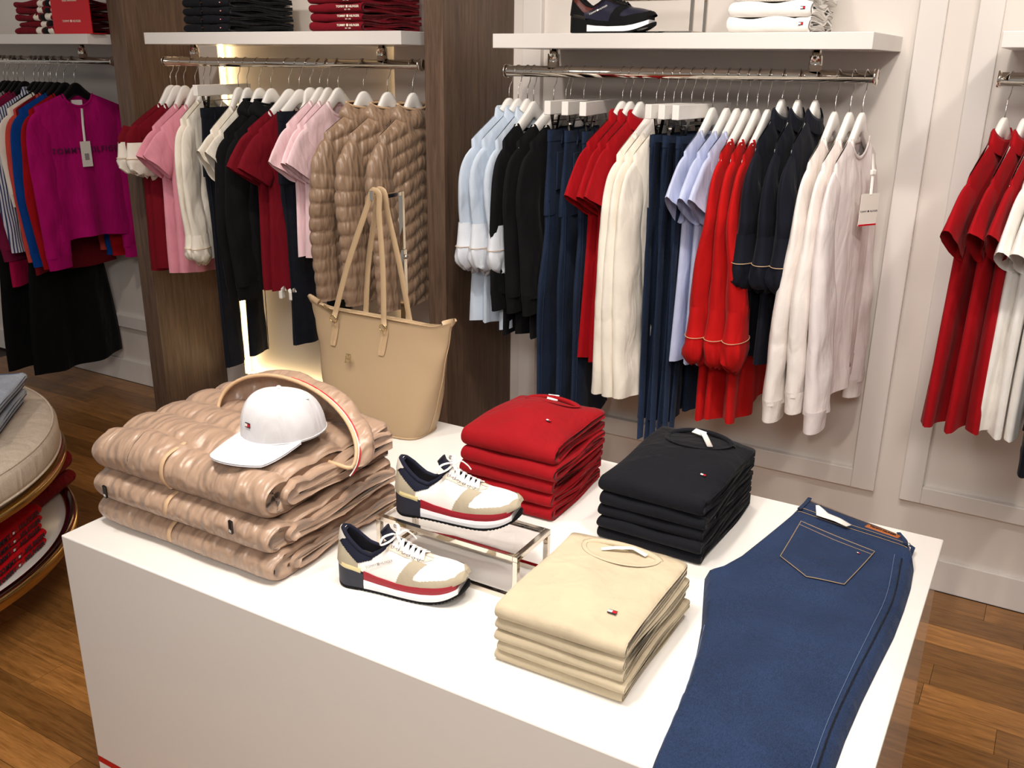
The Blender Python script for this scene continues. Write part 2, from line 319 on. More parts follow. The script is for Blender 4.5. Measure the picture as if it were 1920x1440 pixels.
# ------------------------------------------------------------------ shelves and rails
def shelf(x0, x1, label, z0=1.742, z1=1.785):
    return tag(bbox('wall_shelf', (x0, x1, 2.69, WY, z0, z1), 'shelf', None, .0015), label, 'shelf', 'white wall shelves')
shelf(-5.9, -3.652, 'white shelf at far left holding the red sale sign', 1.752, 1.793)
shelf(-3.295, -2.010, 'white shelf between the wooden posts holding dark and burgundy stacks', 1.752, 1.796)
shelf(-1.647, -.487, 'white shelf right of the wooden posts holding a black sneaker')
shelf(-.187, 1.3, 'white shelf cut off at the right picture edge', 1.747, 1.785)
YR = 2.86
def rail(x0, x1, z, sup, zs, label):
    t = thing('clothes_rail', label, 'rail', ((x0 + x1) / 2, YR, z), 0, 'chrome clothes rails'); c = (x0 + x1) / 2
    tube('bar', [(x0 - c, 0, 0), (x1 - c, 0, 0)], .0175, 'chrome', t, 24, upv=(0, 0, 1))
    for x, s in ((x0, -1), (x1, 1)): tube('end_cap', [(x - c - .003 * s, 0, 0), (x - c + .006 * s, 0, 0)], .0215, 'chrome', t, 24)
    for x in sup:
        tube('support', [(x - c, 0, .012), (x - c, 0, zs - z)], .014, 'chrome', t, 20, upv=(1, 0, 0)); tube('collar', [(x - c, 0, .012), (x - c, 0, .055)], .0195, 'chrome', t, 20, upv=(1, 0, 0))
ZC, ZM, ZL = 1.672, 1.687, 1.684
rail(-1.692, -.499, ZC, (-1.515, -.667), 1.742, 'chrome clothes rail under the shelf with the black sneaker')
rail(-3.38, -2.052, ZM, (-3.205, -2.225), 1.752, 'chrome clothes rail between the two wooden posts')
rail(-5.8, -3.72, ZL, (-3.927, -5.0), 1.752, 'chrome clothes rail at far left with black hangers')
rail(-.186, 1.2, ZC, (.0, .9), 1.747, 'chrome clothes rail at the right picture edge')
# ------------------------------------------------------------------ hangers
def lerp(a, b, t): return a + (b - a) * t
_hm = {}
def hanger_meshes(m, zn=-.137, zs=-.215, w=.2, nkf=.34):
    key = (m, zn, zs, w, nkf)
    if key in _hm: return _hm[key]
    us = np.linspace(-.955 * w, .955 * w, 45); V = []; F = []; pk = max(zn + .05, -.095); nk = nkf * w
    for u in us:
        a = abs(u)
        if a < .03: zo = pk - .018 * (a / .03) ** 2
        elif a < nk: zo = lerp(pk - .018, zn - .004, ((a - .03) / (nk - .03)) ** .95)
        else: zo = zn - (zn - zs) * ((a - nk) / (w - nk)) ** 1.05 - lerp(.004, .016, min(1, (a - nk) / .03))
        zi = lerp(pk - .056, zs - .036, (a / w) ** .95)
        e = max(0, (a - .86 * w) / (.095 * w)); zi = max(zi, zo - (.056 if a < nk else .034)); zi = lerp(zi, zo - .012, e); zo -= .003 * e * e
        for k in range(10):
            th = 2 * pi * k / 10; zc, hz = (zo + zi) / 2, (zo - zi) / 2; s = math.sin(th); c = math.cos(th); tk = .0085 if a < nk else lerp(.0075, .0035, (a - nk) / (w - nk))
            V.append((tk * math.copysign(abs(c) ** .5, c), -u, zc + hz * math.copysign(abs(s) ** .5, s)))
    F = gridf(len(us), 10, False, True) + [tuple(range(10)), tuple(range(440, 450))[::-1]]
    o = obj('hanger_body', V, F, m); body = o.data; bpy.data.objects.remove(o)
    p = [(0, 0, pk - .004), (0, 0, -.06), (0, .004, -.048), (0, .015, -.034), (0, .0205, -.014)] + [(0, .0195 * math.cos(t), .0195 * math.sin(t)) for t in np.linspace(.0, pi * 1.05, 12)]
    o = obj('hook', *tubegeo(p, .0016, 6, upv=(1, 0, 0)), 'steel'); hook = o.data; bpy.data.objects.remove(o)
    v, f = box(-.011, .011, -.178, .178, -.128, -.086); bm = bmesh.new(); vs = [bm.verts.new(q) for q in v]; [bm.faces.new([vs[i] for i in q]) for q in f]
    bmesh.ops.bevel(bm, geom=bm.edges[:], offset=.0015, segments=1, affect='EDGES'); bmesh.ops.recalc_face_normals(bm, faces=bm.faces[:])
    bar = bpy.data.meshes.new('hanger_bar'); bm.to_mesh(bar); bm.free(); bar.materials.append(M_[m])
    wire = tubegeo([(0, -.13, -.125), (0, -.13, -.147), (0, .13, -.147), (0, .13, -.125)], .0022, 6, upv=(1, 0, 0))
    o = obj('clip_wire', *wire, 'clipmetal'); wire = o.data; bpy.data.objects.remove(o)
    g = []
    for s in (1, -1): g.append(([(s * (.004 + .010 * k) + 0, y, z) for k, z in ((0, -.185), (.35, -.165), (1, -.130)) for y in (-.009, .009)], [(0, 1, 3, 2), (2, 3, 5, 4)]))
    g.append(tubegeo([(-.006, 0, -.158), (.006, 0, -.158)], .005, 8))
    o = obj('clip', *merge(*g), 'clipmetal', smooth=False); clip = o.data; bpy.data.objects.remove(o)
    clipb = clip.copy(); clipb.materials.clear(); clipb.materials.append(M_['blackpl'])
    _hm[key] = (body, hook, bar, wire, clip, clipb); return _hm[key]
def hanger(hx, yaw, zr, label, group, m='hanger', clip=False, black=False, zn=-.137, zs=-.215, w=.2, nkf=.34):
    body, hook, bar, wire, cl, clb = hanger_meshes(m, zn, zs, w, nkf)
    t = thing('clip_hanger' if clip else 'coat_hanger', label, 'hanger', (hx, YR, zr), R(yaw), group)
    link('hook', hook, t)
    if clip:
        link('bar', bar, t); link('clip_wire', wire, t)
        for s in (-1, 1): link('clip', clb if black else cl, t, (0, s * .115, 0))
    else: link('shoulder_bar', body, t)
    return t
# ------------------------------------------------------------------ hanging tops
def sm(t): t = min(max(t, 0), 1); return t * t * (3 - 2 * t)
def L3(u, v, z): return (v, -u, z)
def tube2(path, hw, ht, rows=26, n=18, quilt=0, rng=None, wr=.0):
    P = catmull(path, rows); HW = np.interp(np.linspace(0, 1, rows), np.linspace(0, 1, len(hw)), hw); HT = np.interp(np.linspace(0, 1, rows), np.linspace(0, 1, len(ht)), ht)
    arc = np.concatenate([[0], np.cumsum(np.linalg.norm(np.diff(P, axis=0), axis=1))]); V = []; ph = [rng.uniform(0, 6.28) for _ in range(4)]
    for i in range(rows):
        t = P[min(i + 1, rows - 1)] - P[max(i - 1, 0)]; d = np.array((t[0], t[1])); d /= np.linalg.norm(d) + 1e-9; nx, nz = -d[1], d[0]
        q = 1.0
        if quilt: q = .90 + .13 * abs(math.sin(pi * arc[i] / quilt)) ** .5
        for k in range(n):
            a = 2 * pi * k / n; c, s = math.cos(a), math.sin(a)
            w_ = wr * (math.sin(3 * a + ph[0] + arc[i] * 9) + .7 * math.sin(5 * a + ph[1] - arc[i] * 14) + .8 * math.sin(arc[i] * 38 + ph[2] + 2 * a) * (i / rows)) * (.25 + .75 * i / rows)
            V.append(L3(P[i][0] + nx * HW[i] * c * q, P[i][2] + (HT[i] * q + w_) * s + w_ * .3, P[i][1] + nz * (HW[i] * q + w_ * .6) * c))
    return V, gridf(rows, n, False, True)
_seed = [0]
def top(name, label, cat, group, hx, yaw, m, zr=None, w=.2, zn=-.137, zs=-.215, zh=-.85, wh=.185, T=.022, sl='short', se=None, neck='crew', cuff=None, cuffh=.0, quilt=0, fold=.011, hemrib=0, flare=0., swing=0., bodymat=None, cuffw=1., slw=1., nk=.34, vend=0., t0=.009, sth=1.):
    zr = ZC if zr is None else zr
    _seed[0] += 1; g = random.Random(_seed[0] * 7 + 3)
    t = thing(name, label, cat, (hx, YR, zr), R(yaw), group)
    na, nb = (35 if quilt else 27), (110 if quilt else 36); k1, k2 = g.uniform(4.5, 7), g.uniform(8.5, 12); p1, p2, p3 = (g.uniform(0, 6.28) for _ in range(3))
    A = list(np.linspace(-1, 1, na)); ring = [(a, 1) for a in A] + [(a, -1) for a in A[-2:0:-1]]
    nd = dict(crew=.055, v=.14, collar=.03, hood=.03, stand=.02).get(neck, .05); V = []
    for a, side in ring:
        aa = abs(a)
        zt = zn - (zn - zs) * max(0, (aa - nk) / (1 - nk)) ** 1.05
        if aa < nk: zt -= (nd if side > 0 else .012) * ((1 - (aa / nk) ** 2) ** .6 if neck != 'v' else (1 - aa / nk))
        for j in range(nb):
            b = j / (nb - 1); b = b ** 1.15
            z = lerp(zt, zh + .008 * math.sin(3 * a + p3), b); dp = (zs - z) / (zs - zh)
            arm = zs - .19
            W = w if z > zs else (lerp(w, w * .86, sm((zs - z) / .19)) if z > arm else lerp(w * .86, wh, sm((arm - z) / (arm - zh))))
            dd = zt - z; tt = lerp(t0, T, sm(dd / (.05 if quilt else .10))) if aa < nk else lerp(max(.0012, (.03 if quilt else .0125) * math.sqrt(min(1, dd / .03))), T, sm(dd / .12)); q = 1.0; qs = 0
            if quilt: q0 = abs(math.sin(pi * (z + .07 * aa) / quilt)) ** .5; q = .78 + .28 * q0; qs = .005 * q0 * sm((zt - z) / .08)
            dpc = max(dp, 0)
            amp = fold * dpc ** 1.1; wv = amp * (math.sin(k1 * a + p1 + 1.2 * b) + .55 * math.sin(k2 * a + p2 - b))
            rib = 1.0
            if hemrib and z < zh + hemrib: rib = .93
            u = a * (W * rib + flare * dpc + qs)
            v = side * (tt * (1 - aa ** 2.6) ** .55 * q + .0012) + wv + swing * dpc
            V.append(L3(u, v, z))
    nr = len(ring)
    obj('body', V, gridf(nr, nb, True, False, flip=True), bodymat or m, t)
    wr = .004
    if sl:
        for s in (1, -1):
            if sl == 'short':
                e = se if se is not None else -.40
                path = [(w - .075, zs - .062, 0), (w - .025, zs - .085, 0), (w + .012, (zs + e) / 2 - .045, 0), (w + .036, e + .012, 0)]; hw = [.066, .076, .082, .080]; ht = [.010, .013, .016, .020]; rows = 22
            else:
                e = se; path = [(w - .07, zs - .062, 0), (w - .022, zs - .095, 0), (w - .002, max(zs - .22, lerp(zs, e, .36)), 0.), (w - .006 + g.uniform(-.008, .008), lerp(zs, e, .6), g.uniform(-.006, .008) + vend * .55), (w - .012, e + (.45 * cuffh if cuff == 'rolled' else 0), .004 + vend)]
                hw = [.062, .068, .064, .058 * slw, .05 * slw]; ht = [.010, .014, .017 * (1 + sth) / 2, .019 * sth, .021 * sth]; rows = 40
                if quilt: ht = [.014, .028, .036, .036, .032]; hw = [.055, .072, .076, .074, .066]; rows = 110; path[0] = (w - .11, zs - .045, 0)
            path = [(s * p[0], p[1], p[2]) for p in path]; ve = path[-1][2] - .004
            sp = obj('sleeve', *tube2(path, hw, ht, rows, 18, quilt, g, 0 if quilt else wr), m, t)
            if cuff == 'rolled':
                x, z = path[-1][0], e; ch = cuffh; cw = cuffw * slw * 1.1; ct = 1.08 + .4 * (sth - 1)
                cm = cuff_mats.get(m, m)
                cg = []; nn = 40; lob = g.choice([4, 5, 6]); lph = g.uniform(0, 6)
                rws = [(1.0, .0555, .021, 0), (.6, .057, .023, 0), (.25, .059, .025, 0), (.20, .0605, .027, .1), (-.05, .063, .030, .5), (-.3, .062, .030, .9), (-.5, .056, .027, 1), (-.62, .047, .022, 1), (-.66, .037, .017, 1), (-.52, .026, .011, .6)]
                for zf, a_, b_, q_ in rws:
                    for k_ in range(nn):
                        th = 2 * pi * k_ / nn; nz_ = .021 * q_ * noise.noise(Vector((2.2 * math.cos(th) + hx * 31 + s, 2.2 * math.sin(th), zf * 2.6))) - .010 * q_ * abs(math.sin(lob * th / 2 + lph + zf))
                        cg.append(L3(x + s * .006 * (1 - zf) + (a_ * cw + nz_) * math.cos(th), ve + .004 + (b_ * ct * 1.08 + nz_) * math.sin(th), z + ch * zf + nz_ * .9 + .014 * q_ * s * math.cos(th)))
                obj('rolled_cuff', cg, gridf(len(rws), nn, False, True), cm, t)
                tube('piping', [L3(x + s * .007 + .0625 * cw * math.cos(a), .005 + ve + .0285 * ct * 1.04 * math.sin(a), z + ch * .19 + .0 * math.cos(a)) for a in np.linspace(0, 2 * pi, 24, endpoint=False)], .0012, 'piping', t, 5, closed=True)
            elif cuff == 'rib':
                x, z = path[-1][0], path[-1][1]
                obj('cuff', *tube2([(x, z + .012, .004 + ve), (x, z - .02, .004 + ve), (x - s * .002, z - .055, .004 + ve)], [.052 * slw, .047 * slw, .046 * slw], [.0215 * sth, .0185 * sth, .018 * sth], 8, 18, 0, g, .001), m, t)
    if neck == 'collar':
        c = [L3(.062 * math.cos(a) * 1.05, .017 * math.sin(a) + .002, zn - .004 - (.028 if math.sin(a) > 0 else 0) * math.sin(a)) for a in np.linspace(0, 2 * pi, 28, endpoint=False)]
        V, F = tubegeo(c, .019, 8, True, flat=.003, upv=(1, 0, 0)); V2 = []
        for i, p in enumerate(c):
            for dz, k in ((.018, .92), (.030, 1.0), (.022, 1.14), (-.014, 1.26)):
                V2.append((p[0] * k, p[1] * k, p[2] + dz))
        obj('collar', V2, gridf(len(c), 4, True, False), m, t)
    elif neck == 'hood':
        V2 = []; n = 30
        for i in range(n):
            a = 2 * pi * i / n
            for k in range(9):
                b = k / 8; rr = 1 + .5 * math.sin(pi * b) - .25 * b
                V2.append(L3(.082 * math.cos(a) * rr, (.022 + .02 * math.sin(pi * b)) * math.sin(a) * 1.2 - .006, zn + .03 - .085 * b - .02 * max(0, math.sin(a)) + .006 * math.sin(5 * a)))
        obj('hood', V2, gridf(n, 9, True, False), m, t)
        tube('hood_edge', [L3(.08 * math.cos(2 * pi * i / n), .024 * math.sin(2 * pi * i / n) - .006, zn + .031 - .02 * max(0, math.sin(2 * pi * i / n))) for i in range(n)], .004, 'piping' if quilt else m, t, 6, closed=True)
    else:
        pts = []
        for a in np.linspace(-nk, nk, 15):
            d = (1 - (abs(a) / nk) ** 2) ** .6 if neck != 'v' else 1 - abs(a) / nk
            pts.append(L3(a * w, .007 + .004 * d, zn - nd * d))
        for a in np.linspace(nk, -nk, 11)[1:-1]: pts.append(L3(a * w, -.007, zn - .012 * (1 - (abs(a) / nk) ** 2) ** .6))
        tube('neckband', pts, .0055, m, t, 6, closed=True, flat=.0025, upv=(1, 0, 0))
    if hemrib:
        V2 = []
        for a, side in ring:
            for z in (zh + hemrib, zh + hemrib * .5, zh - .004):
                amp = fold * ((zs - z) / (zs - zh)) ** 1.1; wv = amp * (math.sin(k1 * a + p1 + 1.2) + .55 * math.sin(k2 * a + p2 - 1))
                V2.append(L3(a * (wh * .95 + flare + .002), side * (T * (1 - abs(a) ** 2.6) ** .55 + .003) + wv + swing, z + .008 * math.sin(3 * a + p3)))
        obj('hem_band', V2, gridf(nr, 3, True, False, flip=True), m, t)
    t['_T'] = T; return t
cuff_mats = {'lblue': 'lbcuff', 'burg': 'cream'}
def jeans(label, group, hx, yaw, m, zr=None, zh=-1.2, leg=.10, hw=.155, zt=-.175, belt=False, cut=1.0):
    zr = ZC if zr is None else zr
    _seed[0] += 1; g = random.Random(_seed[0] * 11 + 1); t = thing('hanging_jeans', label, 'jeans', (hx, YR, zr), R(yaw), group)
    n = 30; V = []; rows = 16; zc = zt - .27
    for i in range(rows):
        b = i / (rows - 1); z = lerp(zt - .03, zc, b)
        W = lerp(hw, hw * 1.10 * cut, sm(b)); T = lerp(.012, .021, sm(b))
        for k in range(n):
            a = 2 * pi * k / n; c, s = math.cos(a), math.sin(a)
            V.append(L3(W * math.copysign(abs(c) ** .75, c), T * math.copysign(abs(s) ** .8, s) * (1 - .25 * b * (abs(c) < .25)) + .004 * b * math.sin(6 * c + hx * 50), z))
    obj('seat_panel', V, gridf(rows, n, False, True), m, t)
    wb = []
    for z in (zt, zt - .018, zt - .036):
        for k in range(n):
            a = 2 * pi * k / n; c, s = math.cos(a), math.sin(a); wb.append(L3((hw + .002) * math.copysign(abs(c) ** .75, c), .014 * math.copysign(abs(s) ** .8, s), z))
    obj('waistband', wb, gridf(3, n, False, True), m, t)
    for s in (1, -1):
        c0 = hw * .53 * s * cut; dr = g.uniform(-.01, .01)
        pth = [(c0, zc + .05, 0), (c0 * 1.02, zc - .1, .004), (c0 * 1.0 + dr, lerp(zc, zh, .5), g.uniform(-.006, .008)), (c0 * 1.02 + dr, zh, g.uniform(-.004, .008))]
        obj('leg', *tube2(pth, [hw * .53, hw * .54, leg * .8, leg * .74, leg * .80], [.019, .018, .017, .016, .017], 36, 18, 0, g, .0035), m, t)
        P = catmull(pth, 24); tube('side_seam', [L3(p[0] + s * lerp(hw * .5, leg * .72, i / 23), p[2] + .012, p[1]) for i, p in enumerate(P)], .0018, m, t, 5, upv=(0, 1, 0))
        p = bbox('back_pocket', (-.002, .002, -.055, .055, -.06, .06), m, t, .001, (.0205, -c0 * 1.0, zt - .13)); p.scale = (1, .9, 1)
        tube('belt_loop', [(.016, -c0 * 1.1, zt + .002), (.019, -c0 * 1.1, zt - .02), (.016, -c0 * 1.1, zt - .045)], .004, m, t, 6, flat=.0015, upv=(1, 0, 0))
    if belt:
        for dx, l in ((.03, .98), (-.05, 1.02)):
            tube('tie_end', [L3(hw * .9 + dx * .4, .026, zt - .02), L3(hw * .95 + dx, .03, zt - .35), L3(hw * .9 + dx * .8, .028, zt - .7), L3(hw * .93 + dx * .5, .03, zt - l)], .017, m, t, 8, flat=.003, upv=(1, 0, 0))
    return t
ORD = ['first', 'second', 'third', 'fourth', 'fifth', 'sixth']
def hang(kind, items, desc, hgdesc, place, **k):
    """items: (hook x, yaw) list from left to right"""
    out = []; n = len(items); hm = k.pop('hm', 'hanger'); name = k.pop('name'); cat = k.pop('cat', 'shirt'); zr = k.get('zr', ZC); plain = k.pop('plain', False)
    for i, it in enumerate(items):
        hx, yaw = it[:2]; kk = dict(k); spr = kk.pop('spread', 0) * (i - (n - 1) / 2); kk.update(it[2] if len(it) > 2 else {})
        if kind == 'top': kk['vend'] = spr; kk['swing'] = spr * .6
        pos = f'{ORD[i]} from left' if n > 1 else ''
        lab = f'{desc} {place}' + (f', {pos}' if pos else ''); grp = f'{hgdesc}s {place}'
        hl = f'{"black" if hm == "blackpl" else "white"} hanger holding the {ORD[i] + " " if n > 1 else ""}{hgdesc} {place}'
        if kind == 'top': o = top(name, lab, cat, grp, hx, yaw, **kk); hanger(hx, yaw, zr, hl, 'coat hangers on the rails', hm, zn=kk.get('zn', -.137), zs=kk.get('zs', -.215), w=kk.get('w', .2), nkf=kk.get('nk', .34))
        else: o = jeans(lab, grp, hx, yaw, **kk); hanger(hx, yaw, zr, hl.replace('white', 'white clip') if not plain else hl, ('coat' if plain else 'clip') + ' hangers on the rails', hm, not plain, i % 2 == 0, w=.1 if plain else .2)
        out.append(o)
    return out
# --- middle rail, left to right
P1 = 'on the middle rail'
hang('top', [(-1.684, -8), (-1.648, -7), (-1.612, -2)], 'pale blue long-sleeved shirt with rolled cuffs', 'pale blue shirt', P1, name='hanging_shirt', m='lblue', sl='long', se=-.585, cuff='rolled', cuffh=.10, neck='collar', zh=-.85, fold=.012, spread=.014)
hang('top', [(-1.588, -1), (-1.512, -8), (-1.466, -7)], 'black V-neck cardigan', 'black cardigan', P1, name='hanging_cardigan', cat='cardigan', m='black', sl='long', se=-.72, cuff='rib', neck='v', zh=-.87, slw=1.15, nk=.55, spread=.012, zn=-.165)
hang('jeans', [(-1.449, 3), (-1.400, 7), (-1.341, 8)], 'mid blue jeans clipped by the waist', 'blue jeans', 'left of the red T-shirts', name='j', m='denim2', zh=-1.19, leg=.15, hw=.165)
hang('top', [(-1.262, -8), (-1.234, -5), (-1.199, -7)], 'bright red short-sleeved T-shirt', 'red T-shirt', P1, name='hanging_t_shirt', m='red', se=-.405, zh=-.91, zn=-.135, zs=-.205, fold=.013, neck='collar', spread=.01)
hang('top', [(-1.146, -12), (-1.120, -12), (-1.088, -13)], 'white long-sleeved top', 'white long-sleeved top', P1, name='long_sleeved_shirt', m='cream', sl='long', se=-1.0, zh=-.90, zs=-.235, zn=-.175, slw=1.3, nk=.58, spread=.012, sth=1.5)
hang('jeans', [(-1.064, -12), (-1.030, -9), (-.992, -7)], 'dark blue jeans with tie belt', 'dark blue jeans', 'left of the lavender T-shirts', name='j', m='denim2', zh=-1.1, leg=.075, belt=True, cut=.8)
hang('top', [(-.961, -3), (-.917, -4), (-.885, -4)], 'lavender short-sleeved T-shirt', 'lavender T-shirt', P1, name='hanging_t_shirt', m='lavender', se=-.395, zh=-.86, nk=.45, zn=-.16, spread=.012)
hang('top', [(-.856, -2), (-.825, -1), (-.792, -1)], 'scarlet long-sleeved blouse with rolled cuffs', 'scarlet blouse', P1, name='hanging_blouse', cat='blouse', m='redor', sl='long', se=-.775, cuff='rolled', cuffh=.115, zh=-1.04, zs=-.215, zn=-.178, nk=.62, cuffw=1.05, spread=.024, sth=1.4)
hang('top', [(-.752, -2), (-.705, 0), (-.655, -1)], 'navy long-sleeved shirt with rolled cuffs', 'navy shirt', P1, name='hanging_shirt', m='navy', sl='long', se=-.53, cuff='rolled', cuffh=.10, neck='collar', zh=-.83, zs=-.18, zn=-.115, cuffw=.95, slw=1.2, flare=.01, spread=.006, sth=1.3)
ws = hang('top', [(-.598, -4, dict(se=-.925)), (-.556, -5, dict(se=-.885)), (-.522, -5, dict(m='wsweat2', T=.03, se=-.935))], 'off-white sweatshirt with ribbed cuffs', 'off-white sweatshirt', P1, name='hanging_sweatshirt', cat='sweatshirt', m='wsweat', sl='long', se=-.905, cuff='rib', zh=-.90, hemrib=.06, slw=1.35, T=.024, zs=-.225, zn=-.165, nk=.42, spread=.026, sth=1.5)
# hang tag with print on the last sweatshirt
t = ws[2]; tg = thing('price_tag', 'cream price tag hanging on the last off-white sweatshirt', 'tag', (-.506, 2.80, ZC + .065), R(-32))
bbox('card', (.046, .0475, -.018, .052, -.465, -.375), 'tagcream', tg, 0); bbox('card_stripe', (.0474, .0479, -.018, .052, -.4655, -.461), 'redcard', tg, 0)
tube('ribbon', [L3(-.035, .022, -.27), L3(-.022, .04, -.31), L3(-.017, .0475, -.378)], .006, 'paper', tg, 6, flat=.001, upv=(1, 0, 0))
bbox('ribbon_knot', (.036, .046, .012, .030, -.325, -.31), 'paper', tg, .003)
text('lettering', 'TOMMY \u25a0 HILFIGER', .007, 'printdark', tg, frame((.0478, .017, -.425), (0, 1, 0), (0, 0, 1)), .0002, 1.1)
text('lettering', 'J', .07, 'printdark', t, frame((.034, -.03, -.43), (0, 1, .15), (0, -.15, 1)), .0004)
bbox('neck_label', (-.006, -.004, -.016, .016, -.178, -.158), 'paper', t, 0)
# --- rail between the posts
P2 = 'between the posts'
kz = dict(zr=ZM, zn=-.17, zs=-.255)
hang('top', [(-3.366, -12), (-3.330, -9)], 'burgundy sweater with turned-back white cuffs', 'burgundy sweater', P2, name='hanging_sweater', cat='sweater', m='burg', sl='long', se=-.40, cuff='rolled', cuffh=.08, zh=-.87, slw=1.15, cuffw=1.05, spread=.012, **kz)
hang('top', [(-3.283, 3), (-3.215, -2)], 'rose pink short-sleeved T-shirt', 'rose pink T-shirt', P2, name='hanging_t_shirt', m='pink', se=-.425, zh=-.87, **kz)
hang('top', [(-3.165, 16), (-3.128, 16)], 'cream long-sleeved shirt with rolled cuffs', 'cream shirt', P2, name='hanging_shirt', m='cream', sl='long', se=-.75, cuff='rolled', cuffh=.07, zh=-.80, cuffw=.85, zr=ZM, zn=-.15, zs=-.22)
hang('jeans', [(-3.055, 10)], 'dark ink jeans clipped by the waist', 'dark ink jeans', 'between the posts', name='j', m='denimdk', zr=ZM, zh=-1.27, leg=.085)
hang('top', [(-2.965, 8), (-2.915, 7)], 'ivory short-sleeved T-shirt', 'ivory T-shirt', P2, name='hanging_t_shirt', m='cream', se=-.405, zh=-.78, **kz)
hang('top', [(-2.848, -4), (-2.785, -6)], 'black hooded sweatshirt', 'black hoodie', P2, name='hanging_hoodie', cat='hoodie', m='black', sl='long', se=-.86, cuff='rib', neck='hood', zh=-.88, hemrib=.06, slw=1.3, zr=ZM, zn=-.17, zs=-.26)
hang('top', [(-2.690, -13), (-2.635, -12)], 'burgundy short-sleeved T-shirt', 'burgundy T-shirt', P2, name='hanging_t_shirt', m='burg', se=-.43, zh=-.87, zr=ZM, zn=-.175, zs=-.24, nk=.5)
hang('top', [(-2.530, 0), (-2.490, 4), (-2.440, -1)], 'pale pink short-sleeved T-shirt', 'pale pink T-shirt', P2, name='hanging_t_shirt', m='ppink', se=-.40, zh=-.72, zr=ZM, zn=-.135, zs=-.215)
hang('jeans', [(-2.58, -14)], 'black trousers', 'black trousers', 'behind the burgundy T-shirts', name='j', m='denimdk', zr=ZM, zh=-1.10, leg=.08, plain=True)
hang('top', [(-2.317, -10), (-2.205, -8), (-2.090, -2)], 'tan quilted puffer jacket', 'tan puffer jacket', P2, name='hanging_puffer_jacket', cat='jacket', m='puffer', sl='long', se=-.86, neck='hood', quilt=.052, zh=-.86, t0=.02, T=.042, spread=.02, fold=.006, zr=ZM, zn=-.165, zs=-.24, wh=.195)
for sx, sd_ in ((-2.70, 'left'), (-2.645, 'right')):
    tg = thing('security_tag', f'small white security tag on the {sd_} burgundy T-shirt hem', 'tag', (sx + .03, YR - .14, ZM - .875), R(10), 'white security tags on the burgundy T-shirts')
    bbox('tag_body', (-.008, .008, -.012, .012, -.035, .0), 'paper', tg, .003); tube('tag_head', [(-.01, 0, .0), (.018, 0, .008)], .010, 'paper', tg, 12)
# --- far left rail
P3 = 'on the far left rail'
kl = dict(zr=ZL, hm='blackpl', cat='sweatshirt')
def H3(desc, short, x, yaw, m, **k):
    d = dict(name='hanging_sweatshirt', m=m, sl='long', se=-.88, cuff='rib', zh=-.80, hemrib=.05, zn=-.145, zs=-.215, slw=1.25); d.update(kl); d.update(k)
    return hang('top', [(x, yaw)], desc, short, P3, **d)[0]
mg = H3('magenta sweatshirt with printed chest lettering and a price tag', 'magenta sweatshirt', -4.01, -6, 'magenta', T=.028, wh=.2, w=.21, zs=-.2)
H3('bright red sweater just behind the magenta sweatshirt', 'bright red sweater', -4.085, -2, 'red')
H3('royal blue sweatshirt', 'royal blue sweatshirt', -4.14, -8, 'blue', se=-.88)
H3('salmon red cardigan between cream and blue', 'salmon cardigan', -4.185, -6, 'salmon', se=-.86)
H3('cream sweater between striped shirt and salmon cardigan', 'cream sweater', -4.235, -6, 'cream', se=-.6)
H3('blue and white striped shirt', 'striped shirt', -4.31, -2, 'striped', neck='collar', cuff=None, hemrib=0, cat='shirt', name='hanging_shirt')
H3('faded plum sweatshirt', 'plum sweatshirt', -4.39, -4, 'plum')
H3('grey sweatshirt', 'grey sweatshirt', -4.47, -4, 'grey', se=-.78)
H3('maroon sweater', 'maroon sweater', -4.55, -4, 'burg')
H3('white shirt left of the maroon sweater', 'white shirt', -4.63, -2, 'cream')
H3('long crimson pink dress at the left picture edge', 'crimson pink dress', -4.44, 8, 'rosepk', zh=-1.06, sl=None, hemrib=0, cat='dress', name='hanging_dress', wh=.23)
H3('dark burgundy tunic behind the blue sweatshirt', 'burgundy tunic', -4.20, 4, 'burg', zh=-.98, sl=None, hemrib=0, cat='tunic', name='hanging_tunic', wh=.24)
H3('long black skirt reaching almost to the floor', 'black skirt', -4.275, 2, 'skirt', zh=-1.50, sl=None, hemrib=0, cat='skirt', name='hanging_skirt', wh=.27, w=.19, fold=.02)
H3('second long black dress beside the black skirt', 'black dress', -4.52, 2, 'skirt', zh=-1.52, sl=None, hemrib=0, cat='dress', name='hanging_dress', wh=.25, w=.19, fold=.02)
for wd_, y_ in (('TOMMY', -.105), ('HILFIGER', .085)): text('lettering', wd_, .036, 'printmaroon', mg, frame((.037, y_, -.395), (0, 1, 0), (0, 0, 1)), .0006, 1.25, .0006)
tg = thing('price_tag', 'white price tag hanging on the magenta sweatshirt', 'tag', (-4.01, YR, ZL), R(-6))
bbox('card', (.050, .0515, -.045, .005, -.47, -.355), 'tagcream', tg, 0); tube('ribbon', [L3(-.005, .02, -.21), L3(.015, .046, -.28), L3(.02, .0505, -.36)], .006, 'paper', tg, 6, flat=.001, upv=(1, 0, 0))
bbox('barcode', (.0514, .0518, -.03, -.008, -.44, -.41), 'grey', tg, 0); bbox('neck_label', (-.004, .004, -.03, .02, -.195, -.172), 'paper', mg, 0)
